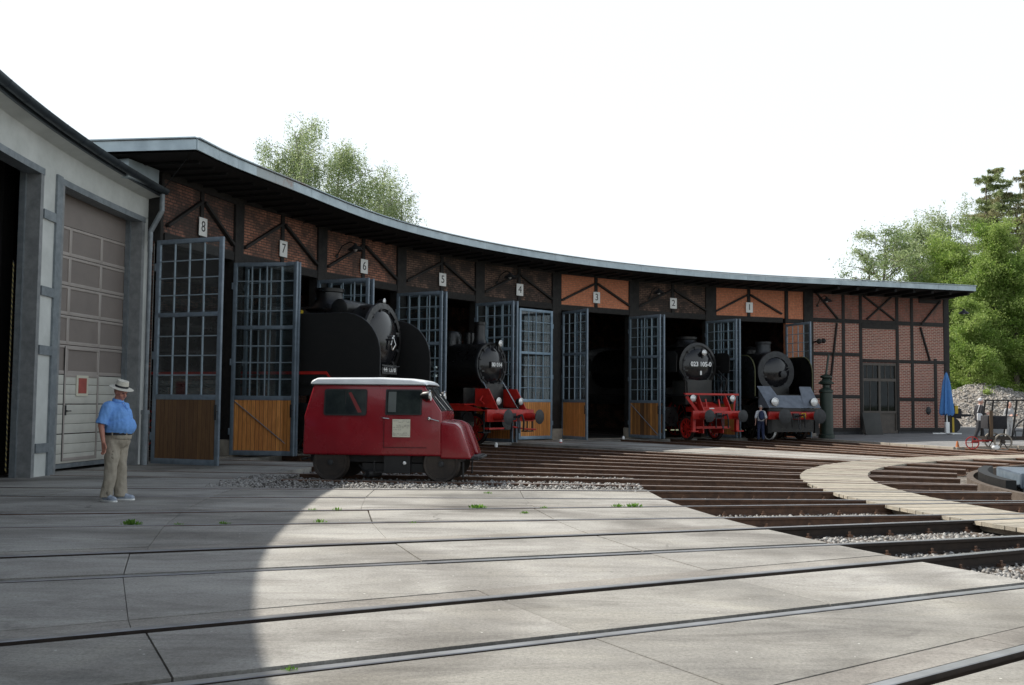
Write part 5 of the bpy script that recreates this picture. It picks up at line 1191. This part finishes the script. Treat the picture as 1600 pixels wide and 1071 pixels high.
def simple_person(label, loc, rz, H, shirt, trousers, hair, lean=0, step=0, arm='down', bag=None, bald=False, skin='skin2', shoe_m='rubber', nodown=0, extra=None):
    t = thing('person', label, 'person', loc, rz); t.scale = (H/1.75,)*3
    B = lambda x, z: (x+lean*(z-.95), z)
    def V(x, y, z): return (x+lean*max(0, z-.95), y, z)
    bd = MB(); capsule(bd, V(0, 0, .95), V(0, 0, 1.3), .12, .14); capsule(bd, V(-.01, .13, 1.39), V(-.01, -.13, 1.39), .06, .06); capsule(bd, V(0, 0, 1.4), V(.02, 0, 1.52), .052, .052)
    hc = Vector(V(.03, 0, 1.60)); HX = head(bd, hc, rad(12+nodown), 0, 1.0)
    legs = []
    for s in (-1, 1):
        fx_ = step*s; kn = (fx_*.5+.03, s*.1, .5); an = (fx_-.02, s*.11, .08); legs.append((kn, an))
        capsule(bd, (0, s*.08, .92), kn, .07, .05); capsule(bd, kn, an, .05, .035)
        shd = V(-.01, s*.18, 1.38)
        if arm == 'down': el = V(-.06, s*.25, 1.12); wr = V(.0, s*.26, .88); dd = (.1, 0, -1)
        else: el = V(-.02, s*.23, 1.12); wr = V(.22, s*.14, 1.12); dd = (1, -s*.2, .05)
        capsule(bd, shd, el, .045, .038); capsule(bd, el, wr, .036, .025); hand(bd, wr, dd, s, (1, s*.2, .1) if arm == 'down' else (0, -s*.4, 1))
        if extra != 'none':
            pass
    remesh(bd, 'body', skin, t, .011, 3); eyes(HX, t)
    cl = MB(); capsule(cl, V(0, 0, 1.0), V(0, 0, 1.28), .15, .165, 18); capsule(cl, V(-.01, .13, 1.39), V(-.01, -.13, 1.39), .077, .077, 14)
    for s in (-1, 1):
        shd = V(-.01, s*.18, 1.38)
        if arm == 'down': el = V(-.06, s*.25, 1.12)
        else: el = V(-.02, s*.23, 1.12)
        capsule(cl, shd, el, .066, .062, 12)
        if shirt in ('cloth_black', 'cloth_grey'): capsule(cl, el, V(.16, s*.17, 1.12) if arm != 'down' else V(-.01, s*.26, .93), .055, .045, 12)
    o = remesh(cl, 'jacket' if shirt != 'cloth_white' else 'shirt', shirt, t, .012, 5); wrinkle(o, .012, 9)
    tr = MB(); tr.ball((0, 0, .92), (.14, .165, .12))
    for s, (kn, an) in zip((-1, 1), legs): capsule(tr, (0, s*.08, .9), kn, .092, .075, 14); tr.cyl(kn, (an[0], an[1], .05), .075, .068, 14)
    o = remesh(tr, 'trousers', trousers, t, .012, 4); wrinkle(o, .014, 8)
    for s, (kn, an) in zip((-1, 1), legs): shoe(t, (an[0], an[1], 0), 0, shoe_m)
    hm = MB(); hm.ball((-.030, 0, .042), (.09, .080, .092) if not bald else (.095, .084, .07), 18, 12)
    mb = MB(); o_ = [HX @ Vector(v) for v in hm.v]; mb.add(o_, hm.f); mb.build('hair', hair, t)
    if bag == 'backpack':
        mb = MB(); mb.ball(V(-.22, 0, 1.22), (.12, .15, .24), 18, 12); mb.ball(V(-.3, 0, 1.12), (.07, .12, .12), 12, 8); b_ = remesh(mb, 'backpack', 'cloth_navy', t, .012, 3)
        MB().pipe([V(-.13, .1, 1.42), V(.06, .11, 1.44), V(.14, .13, 1.25), V(-.05, .16, 1.05)], .02).pipe([V(-.13, -.1, 1.42), V(.06, -.11, 1.44), V(.14, -.13, 1.25), V(-.05, -.16, 1.05)], .02).build('strap', 'cloth_navy', b_)
    if bag == 'shoulder':
        mb = MB(); mb.box(-.22, .06, -.27, -.2, .86, 1.14); b_ = mb.build('shoulder_bag', 'cloth_white', t, bevel=.03); MB().pipe([(-.2, -.22, 1.18), (-.05, -.15, 1.46), (0, .1, 1.46)], .012).build('strap', 'cloth_white', b_)
    return t
P_ = at(1189, 688); away = math.atan2(P_.y, P_.x-.5)
simple_person('man with a navy backpack and white shirt seen from behind', P_, away+rad(8), 1.53, 'cloth_white', 'cloth_navy', 'hair_grey', .02, .05, 'down', 'backpack', nodown=10)
fz = .08
P_ = at(1530, 692, fz)
simple_person('white haired person in black walking right with a white shoulder bag', P_, rad(8), 1.83, 'cloth_black', 'cloth_black', 'cloth_white', .10, .30, 'fwd', 'shoulder')
P_ = at(1577, 688, fz+.02)
simple_person('bald man in a light grey jacket standing behind the pump trolley', P_, rad(-75), 1.66, 'cloth_grey', 'cloth_grey', 'hair_grey', .06, .05, 'fwd', None, True)

# ---------------------------------------------------------------- small things round the forecourt
P_ = at(1480, 679, .16)
um = thing('parasol', 'closed blue parasol on a white pole beside the roundhouse corner', 'parasol', P_)
sc_ = (px(P_)[1]-583)/FPX*P_.y/1.0
MB().cyl((0, 0, 0), (0, 0, sc_-.1), .028).build('pole', 'white', um)
MB().bar((-.7, 0, .04), (.7, 0, .04), .08, .06).bar((0, -.7, .04), (0, .7, .04), .08, .06).box(-.09, .09, -.09, .09, .03, .6).build('foot', 'white', um, bevel=.01)
mb = MB(); nn = 32; prof = [(sc_, .04), (sc_-.15, .09), (sc_-.5, .15), (sc_-1.0, .20), (sc_-1.5, .25), (sc_-1.95, .29), (sc_-2.05, .26)]
vs = []
for z, r in prof:
    for i in range(nn):
        a = 2*math.pi*i/nn; rr_ = r*(1+.28*math.sin(a*8)*(1 if r > .1 else .2)); vs.append((math.cos(a)*rr_, math.sin(a)*rr_*.8, z-.06*math.cos(a*8)*(z < sc_-1.8)))
mb.add(vs, [(j*nn+i, j*nn+(i+1) % nn, (j+1)*nn+(i+1) % nn, (j+1)*nn+i) for j in range(len(prof)-1) for i in range(nn)]); mb.build('canopy', 'umbrella', um)
MB().ball((0, 0, sc_+.02), (.03, .03, .06)).build('finial', 'cloth_navy', um)
P_ = at(1496, 679, .16)+Vector((.2, 2.2, 0))
gn = thing('compressor', 'black and yellow machine on wheels behind the blue parasol', 'machine', P_)
MB().box(-.75, .8, -.5, .5, .75, 1.25).prism([(-.6, 1.25), (-.4, 1.6), (.4, 1.6), (.6, 1.25)], -.4, .4).box(-1.1, -.7, -.1, .1, .7, .8).box(.6, 1.5, -.08, .08, .85, .97).build('casing', 'cloth_black', gn, bevel=.04)

for n_, bx_ in (('yellow_stripe', (-.5, 0, -.53, -.5, 1.3, 1.42)), ('yellow_handle', (.45, .6, -.54, -.4, 1.0, 1.4)), ('yellow_leg', (.3, .4, -.52, -.42, .0, .8))): MB().box(*bx_).build(n_, 'yellow', gn)
for x in (-.35, .35): MB().lathe([(.1, -.1), (.38, -.1), (.4, 0), (.38, .1), (.1, .1)], (x, -.4, .4), (0, 1, 0), 20).build('wheel', 'rubber', gn)
# green iron water crane column
P_ = Vector((14.35, 45.3, .04)); wc = thing('water_crane', 'dark green iron column with a domed cap in front of the brick end wall', 'water crane', P_)
MB().lathe([(.36, 0), (.36, .15), (.30, .2), (.285, 2.05), (.32, 2.08), (.32, 2.16), (.26, 2.22), (.15, 2.3), (.15, 2.4), (.27, 2.46), (.29, 2.56), (.2, 2.64), (.16, 2.7), (.26, 2.76), (.26, 2.82), (.1, 2.9)], n=26).build('column', 'green_iron', wc)
MB().cyl((0, 0, 2.85), (.16, .1, 3.8), .05).build('riser', 'green_iron', wc)
MB().cyl((-.34, 0, 2.5), (.34, 0, 2.5), .05).build('crossbar', 'green_iron', wc)
# bell / crane arm on the end wall
th = thing('wall_bracket', 'small black iron bracket with rollers on the end wall beside the last gate', 'bracket', X=EX @ Matrix.Translation((.35, -.02, 4.55)))
MB().pipe([(0, 0, 0), (-.1, -.3, .02), (-.1, -.5, 0)], .04).ball((-.12, -.55, 0), (.13, .13, .13)).ball((.3, -.3, .05), (.12, .12, .12)).bar((-.1, -.4, 0), (.35, -.3, .05), .05, .05).build('bracket', 'soot', th)
# leaning board
th = thing('leaning_board', 'dark grey sheet leaning on the brick wall left of the brown door', 'board', X=EX @ Matrix.Translation((ewp(1349), -.75, .12)) @ Matrix.Rotation(rad(-14), 4, 'X'))
MB().box(-.5, .5, -.02, .02, 0, 1.1).build('sheet', 'saddle', th, bevel=.005)
# gravel heap
hp_c = Vector((33.0, 69, .15)); nx, ny = 110, 70; V_ = []; F_ = []
from mathutils import noise as NZ
def hfun(u, v):                                          # metres from the heap's middle
    r = math.sqrt((u/6.9)**2+(v/5.0)**2); h = 2.85*max(0, 1-r**1.7)*(1 if u < 0 else 1-.03*u)
    if h > 0: h += .22*NZ.noise(Vector((u*.5, v*.5, 1)))+.14*NZ.noise(Vector((u*1.7, v*1.7, 4)))*1.0+.12*NZ.noise(Vector((u*4.5, v*4.5, 9)))
    return max(h, -.1)
for j in range(ny):
    for i in range(nx): u = -9+18*i/(nx-1); v = -5.5+11*j/(ny-1); V_.append((hp_c.x+u, hp_c.y+v, hp_c.z+hfun(u, v)))
F_ = [(j*nx+i, j*nx+i+1, (j+1)*nx+i+1, (j+1)*nx+i) for j in range(ny-1) for i in range(nx-1)]
hp = mesh_np('gravel_heap', V_, F_, ['pile']); tag(hp, 'long heap of pale gravel behind the parasol and trolley', 'gravel heap')
Pp = np.zeros((9000, 3)); uu = rng.uniform(-8.6, 8.6, 9000); vv = rng.uniform(-5, 2, 9000)
Pp[:, 0] = hp_c.x+uu; Pp[:, 1] = hp_c.y+vv; Pp[:, 2] = [hp_c.z+hfun(a, b) for a, b in zip(uu, vv)]; Pp = Pp[Pp[:, 2] > hp_c.z+.05]
M['pstone'] = leaf_mat('heap stone', (.12, .11, .10), (.40, .38, .35))
for n_ in M['pstone'].node_tree.nodes:
    if n_.type == 'MIX_SHADER': n_.inputs[0].default_value = 0
so_ = stones('heap_stones', Pp, rng.uniform(.04, .11, len(Pp)), 'pstone'); so_.parent = hp; tag(so_, kind='stuff')
# rail trolley
tA = rad(T(-9)-1.0); P_ = at(1578, 703, 0)
dd_ = Vector((math.cos(tA), math.sin(tA), 0)); rz_ = math.radians(-12)
tl = thing('pump_trolley', 'black iron hand pump rail trolley with upright frames at the right edge', 'trolley', (P_.x, P_.y, 0), rz_)
TLX = lambda p: (p-1578)/39.6
mb = MB()
mb.bar((-.9, -.7, .42), (1.6, -.7, .42), .07, .09).bar((-.9, .7, .42), (1.6, .7, .42), .07, .09).bar((-.9, -.7, .42), (-.9, .7, .42), .07, .09).bar((1.6, -.7, .42), (1.6, .7, .42), .07, .09).build('chassis', 'wheel', tl)
mb = MB()
for y in (-.55, .55):
    for x in (-.78, -.0, .65, 1.3): mb.bar((x-.06, y, .45), (x+.12, y, 1.78), .05, .06)
    mb.bar((-.7, y, 1.78), (1.6, y, 1.78), .045, .045)
mb.build('upright_frame', 'soot', tl)
MB().box(-.85, -.2, -.5, .5, .75, 1.22).build('toolbox', 'cloth_black', tl, bevel=.02)
MB().box(-.80, -.70, -.62, -.54, .4, 1.4).build('plank_post', mat('brown post', (.10, .06, .03)), tl)
arc = [(-.2+.62*math.cos(a)+.0, -.74, .55+.62*math.sin(a)) for a in np.linspace(math.pi, 0, 9)]
MB().pipe([(x+.75, y, z) for x, y, z in arc], .03).bar((.55, -.74, 1.15), (1.2, -.74, .55), .05, .04).bar((.0, -.74, .7), (1.4, -.74, .7), .03, .03).bar((0, -.74, .7), (0, -.74, .4), .03, .03).bar((.35, -.74, 1.32), (1.6, -.74, 1.32), .03, .03).bar((.35, -.74, 1.32), (.35, -.74, 1.1), .03, .03).build('pump_linkage', 'iron', tl)
for x in (-.4, 1.0):
    for y in (-.7, .7):
        w_ = MB().lathe([(.26, -.05), (.3, -.05), (.3, .05), (.26, .05), (.26, -.05)], (x, y, .3), (0, 1, 0), 26, cap=False).build('wheel', 'kerb', tl)
        m_ = MB().cyl((x, y-.06, .3), (x, y+.06, .3), .07)
        for i in range(6): a = i*math.pi/3; m_.bar((x, y, .3), (x+.27*math.cos(a), y, .3+.27*math.sin(a)), .03, .03, (0, 1, 0))
        m_.build('wheel_spokes', 'wheel', w_)
    MB().ball((x-.25, -.72, .1), (.14, .06, .09)).build('wheel_chock', 'white', tl)
MB().lathe([(.2, -.02), (.235, -.02), (.235, .02), (.2, .02), (.2, -.02)], (-1.35, -.4, .24), (0, 1, 0), 22, cap=False).bar((-1.55, -.4, .24), (-1.15, -.4, .24), .02, .02).bar((-1.35, -.4, .04), (-1.35, -.4, .44), .02, .02).bar((-1.35, -.4, .3), (-.7, -.4, .34), .05, .06).build('front_wheel', 'red', tl)
# cone and clearance markers
P_ = at(1496, 700, 0); tc_ = thing('traffic_cone', 'small faded orange cone by the end of the kerb', 'cone', P_)
MB().lathe([(.1, 0), (.1, .02), (.07, .03), (.03, .24), (.01, .25)], n=14).build('cone', mat('faded orange', (.5, .16, .05)), tc_)
for i, (x, y, lab) in enumerate([(876, 697, 'white post with a red top beside the gate of bay 3'), (974, 691, 'short white marker in front of the dark bay 3 gateway, right side'), (1082, 689, 'white and red marker in front of the bay 2 loco'), (775, 703, 'plain white marker beside the front of the small tank loco')]):
    P_ = at(x, y, -.12); th = thing('clearance_marker', lab, 'marker', P_, 0, 'clearance markers between the tracks')
    MB().lathe([(.05, 0), (.06, .02), (.06, .2), (.04, .25), (.01, .26)], n=12).build('post', 'white', th)
    if i in (0, 2): MB().lathe([(.063, .05), (.063, .15)], n=12, cap=False).build('red_band', 'red', th)
# weeds in the joints
def weed(P, h, n, lab):
    V_ = []; F_ = []
    for i in range(n):
        a = rng.uniform(0, 6.28); r = rng.uniform(0, h*.9); q = np.array([P.x+math.cos(a)*r*1.6, P.y+math.sin(a)*r*.5, 0]); hh = h*rng.uniform(.4, 1)*(1-r/h*.5)
        b = rng.uniform(0, 6.28); wv = np.array([math.cos(b), math.sin(b), .15])*hh*.16; tip_ = q+np.array([math.cos(a)*hh*.5, math.sin(a)*hh*.5, hh]); mid = q*.5+tip_*.5+np.array([0, 0, hh*.15])
        k = len(V_); V_ += [q, mid+wv, tip_, mid-wv]; F_.append((k, k+1, k+2, k+3))
    o = mesh_np('weed', V_, F_, ['weed']); tag(o, lab, 'weed', 'green weeds in the concrete joints')
for x, y, h, n, lab in [(206, 821, .09, 120, 'bright green weed tuft in the shaded concrete joint near the man'), (746, 795, .09, 110, 'largest bright weed tuft, in the sunlit rail groove'), (965, 793, .07, 60, 'left low weed patch at the paving edge'), (990, 793, .09, 90, 'right low weed patch at the paving edge'), (500, 817, .06, 50, 'small weed at the shadow edge, nearer groove'),
                        (527, 798, .06, 40, 'small weed at the top of a slab joint'), (489, 798, .05, 30, 'tiny weed right of the shadow edge, farther groove'), (763, 772, .06, 40, 'weed in the short joint behind the first rail'), (820, 803, .05, 70, 'weed growing along a diagonal slab joint'), (645, 818, .04, 24, 'tiny weed in the nearer groove, middle'), (280, 821, .05, 30, 'tiny weed in shade right of the green tuft'), (350, 820, .06, 46, 'small shaded weed between tuft and shadow edge'), (450, 1049, .04, 46, 'low weed in the nearest dark groove'), (850, 795, .05, 34, 'weed speck left of the low patches')]:
    weed(at(x, y), h, n, lab)

# ---------------------------------------------------------------- trees
def limb(mb, p, q, r0, r1, bend=.15, n=4, rs=None):
    rs = rs or random; pts = [Vector(p)]; d = Vector(q)-Vector(p); L = d.length
    for i in range(1, n): pts.append(Vector(p)+d*(i/n)+Vector((rs.uniform(-1, 1), rs.uniform(-1, 1), rs.uniform(-.3, .6)))*L*bend*.35)
    pts.append(Vector(q))
    for i in range(n): mb.cyl(pts[i], pts[i+1], r0+(r1-r0)*i/n, r0+(r1-r0)*(i+1)/n, 7, cap=False)
    return pts
def leaves(Pn, size, aspect=.6, up=.0):
    n = len(Pn); a = rng.normal(size=(n, 3)); a[:, 2] -= up; a /= np.linalg.norm(a, axis=1)[:, None]; b = np.cross(a, rng.normal(size=(n, 3))); b /= np.linalg.norm(b, axis=1)[:, None]
    s = (size*rng.uniform(.6, 1.3, n))[:, None]; V = np.stack([Pn-a*s*.5, Pn+b*s*aspect*.5, Pn+a*s*.5, Pn-b*s*aspect*.5], 1).reshape(-1, 3)
    return V, np.arange(4*n).reshape(-1, 4)
M['leaf_birch'] = leaf_mat('birch leaf', (.26, .33, .14), (.46, .53, .29))
M['leaf_birch2'] = leaf_mat('birch leaf dark', (.15, .22, .085), (.27, .35, .16))
M['leaf_maple'] = leaf_mat('broad leaf', (.20, .30, .055), (.40, .50, .16))
M['leaf_maple2'] = leaf_mat('broad leaf dark', (.12, .21, .03), (.26, .38, .08))
M['needle'] = leaf_mat('larch needles', (.18, .24, .10), (.36, .41, .19))
M['needle2'] = leaf_mat('brownish needles', (.22, .22, .11), (.38, .37, .2))
def tree(label, base, H, W, kind, n_leaf, size, seed, crown0=.25, mats=('leaf_maple', 'leaf_maple2'), droop=0, dens=1.0, group='trees beyond the buildings', shape='round', bark='bark', name='broadleaf_tree', cat='tree', density_gap=.4):
    global rng
    rng = np.random.default_rng(seed); rs = random.Random(seed)
    t = thing(name, label, cat, base, 0, group)
    tk = MB(); top = Vector((rs.uniform(-.05, .05)*W, 0, H*.93)); sp_ = limb(tk, (0, 0, -.3), top, H*.017+.05, .03, .06, 7, rs)
    cl = []
    nb = 30 if kind != 'conifer' else 0
    for i in range(nb):
        f = crown0+(1-crown0)*((i+rs.random())/nb); z = H*f*.96; g_ = (f-crown0)/(1-crown0)
        prof = {'round': math.sin(math.pi*min(1, g_*.85+.15))**.6, 'tall': (1-g_)**.6*min(1, g_*5+.5), 'flat': 1-.4*g_, 'bush': (1-g_**3)}[shape]
        a = rs.uniform(0, 6.28); r = W/2*prof*rs.uniform(.65, 1.05)
        k = min(6, int(f*7)); st_ = sp_[k].lerp(sp_[min(7, k+1)], f*7-k)
        e = Vector((math.cos(a)*r, math.sin(a)*r, z+r*.25)); pp = limb(tk, st_, e, .02+H*.006*(1-f), .015, .25, 4, rs)
        for q in pp[1:]:
            cl.append(q)
        for _ in range(3):
            b = rs.choice(pp[1:]); e2 = b+Vector((rs.uniform(-1, 1), rs.uniform(-1, 1), rs.uniform(-.1, .8)))*W*.15; limb(tk, b, e2, .025, .01, .2, 2, rs); cl += [e2, b.lerp(e2, .5)]
    P = []; mi = []
    if kind in ('clump', 'weep'):
        cl = [c for c in cl if rs.random() < dens]; per = max(1, n_leaf//max(1, len(cl)))
        for c in cl:
            c = np.array(c); m_ = 1 if rs.random() < density_gap else 0
            if kind == 'clump':
                r = W*rs.uniform(.03, .085); q = rng.normal(size=(per, 3))*np.array([r, r, r*.75])*.75+c
            else:
                ns = max(2, per//26); q = []
                for _ in range(ns):
                    o = rng.normal(size=3)*np.array([1, 1, .5])*W*.05; L = rng.uniform(.8, 2.6)*droop; m2 = 26
                    tt_ = rng.uniform(0, 1, m2); q.append(c+o+np.stack([rng.normal(0, .08, m2)+tt_*rng.uniform(-.2, .2), rng.normal(0, .08, m2), -tt_*L], 1))
                q = np.concatenate(q)
            P.append(q); mi.append(np.full(len(q), m_))
    else:                                                # conifer whorls
        z = crown0*H
        while z < H*.985:
            g_ = (z-crown0*H)/(H*(1-crown0)); R = W/2*(1-g_)**.62*rs.uniform(.55, 1.15)+.12
            for i in range(rs.randint(5, 7)):
                a = rs.uniform(0, 6.28); Ri = R*rs.uniform(.45, 1.1); e = Vector((math.cos(a)*Ri, math.sin(a)*Ri, z-Ri*.10)); o = Vector((0, 0, z)); mid = o.lerp(e, .5)-Vector((0, 0, Ri*.05))
                tk.cyl(o, mid, .045*(1-g_)+.012, .02, 5, cap=False); tk.cyl(mid, e, .02, .01, 5, cap=False)
                m_ = int(120*Ri)+40; s_ = rng.uniform(.12, 1.03, m_); dirv = np.array(e-o); side_ = np.array([-math.sin(a), math.cos(a), 0])
                q = np.array(o)+dirv*s_[:, None]+side_*(rng.normal(0, .11, m_)*Ri*(1.3-s_))[:, None]; q[:, 2] += -np.abs(rng.normal(0, .22, m_))+.05-.05*Ri*np.sin(s_*3.1); P.append(q); mi.append(np.full(m_, 1 if rs.random() < .35 else 0))
            z += H*.026*rs.uniform(.7, 1.3)
    tk.build('trunk', bark, t, smooth=True, recalc=False)
    P = np.concatenate(P); mi = np.concatenate(mi); V, F = leaves(P, size, .55 if kind != 'conifer' else .22, .6 if kind == 'weep' else 0)
    mesh_np('crown', V, F, mats, t, mi); return t
def tb(xp, yp_top, Y):                                   # base and height of a tree whose top is seen at xp, yp_top at depth Y
    q = atY(xp, yp_top, Y); return Vector((q.x, q.y, 0)), q.z
BM = ('leaf_birch', 'leaf_birch2')
b, h = tb(462, 172, 62); tree('tall weeping birch rising over the roof behind bay 7', b, h, 6.5, 'weep', 44000, 0.112, 11, .3, BM, 1.0, .8, shape='flat', bark='birch', name='birch_tree')
b, h = tb(535, 212, 64); tree('rounded pale birch behind bay 6, right of the tallest one', b, h, 9.0, 'weep', 72000, 0.112, 12, .3, BM, .8, .95, shape='round', bark='birch', name='birch_tree')
b, h = tb(436, 240, 63); tree('low pale green tree crown just above the roof, left end of the clump', b, h, 5, 'clump', 24000, 0.106, 14, .4, BM, 1, .9, name='broadleaf_tree')
b, h = tb(590, 250, 66); tree('birch with loose hanging twigs sloping down to the right above the roof', b, h, 7, 'weep', 30000, 0.112, 15, .3, BM, .9, .85, shape='round', bark='birch', name='birch_tree')
b, h = tb(630, 290, 66); tree('thin birch tip at the right end of the clump above the roof', b, h, 2.8, 'weep', 7200, 0.112, 16, .5, BM, .8, .7, shape='flat', bark='birch', name='birch_tree')
MM = ('leaf_maple', 'leaf_maple2')
b, h = tb(1388, 350, 78); tree('open crowned tree with visible branches above the roof end, leftmost on the right side', b, h, 8.0, 'clump', 15000, 0.158, 21, .45, BM, 1, .42, shape='round')
b, h = tb(1352, 385, 80); tree('thin young tree top left of the open crowned tree', b, h, 3.0, 'clump', 4400, 0.145, 22, .55, BM, 1, .6, shape='round')
b, h = tb(1437, 352, 82); tree('light green tree between the open crown and the bare topped birch', b, h, 7.5, 'clump', 32000, 0.158, 23, .35, BM, 1, .65, shape='round')
b, h = tb(1483, 315, 84); tree('birch with white stems and sparse drooping top', b, h, 7.0, 'weep', 28000, 0.145, 24, .4, BM, 1.2, .6, shape='flat', bark='birch', name='birch_tree')
b, h = tb(1478, 372, 76); tree('broad light green tree right behind the roof corner', b, h, 9.5, 'clump', 84000, 0.152, 25, .1, MM, 1, 1, shape='bush')
b, h = tb(1548, 352, 73); tree('bright green leafy tree reaching to the ground right of the building', b, h, 8.5, 'clump', 96000, 0.145, 26, .04, MM, 1, 1, shape='bush')
b, h = tb(1512, 470, 70); tree('big bright green bush close to the roundhouse corner', b, h, 5.6, 'clump', 68000, 0.132, 27, .03, MM, 1, 1, shape='bush', density_gap=.25)
b, h = tb(1590, 405, 72); tree('dark green leafy tree at the right edge above the gravel heap', b, h, 6.5, 'clump', 68000, 0.145, 28, .03, MM, 1, 1, shape='bush', density_gap=.7)
b, h = tb(1622, 375, 74); tree('dark leafy tree half outside the right edge', b, h, 6.5, 'clump', 52000, 0.145, 29, .05, MM, 1, 1, shape='bush', density_gap=.6)
b, h = tb(1553, 251, 90); tree('tall larch with layered drooping branches', b, h, 15.5, 'conifer', 26000, .34, 31, .28, ('needle', 'needle2'), name='conifer_tree')
b, h = tb(1606, 258, 94); tree('tall larch at the right edge, cut by the frame', b, h, 15.5, 'conifer', 26000, .34, 32, .28, ('needle2', 'needle'), name='conifer_tree')
b, h = tb(1650, 330, 90); tree('dark spruce outside the right edge', b, h, 9.0, 'conifer', 12000, .36, 33, .1, ('needle', 'needle'), name='conifer_tree')
rs = random.Random(5)
for i, wl_ in enumerate(['dense low shrub hugging the left end of the gravel heap', 'rounded low shrub above the left slope of the gravel heap', 'dark low shrub over the middle of the gravel heap', 'dark low shrub at the right edge behind the gravel heap']):
    xp = 1495+i*38; Y = 80+rs.uniform(-2, 2); b, h = tb(xp, 560+rs.uniform(-22, 18), Y)
    tree(wl_, b, max(h, 3), 5.5, 'clump', 18000, 0.158, 50+i, .02, MM, 1, 1, shape='bush', name='shrub', cat='shrub', group='shrubs behind the gravel heap', density_gap=.7)
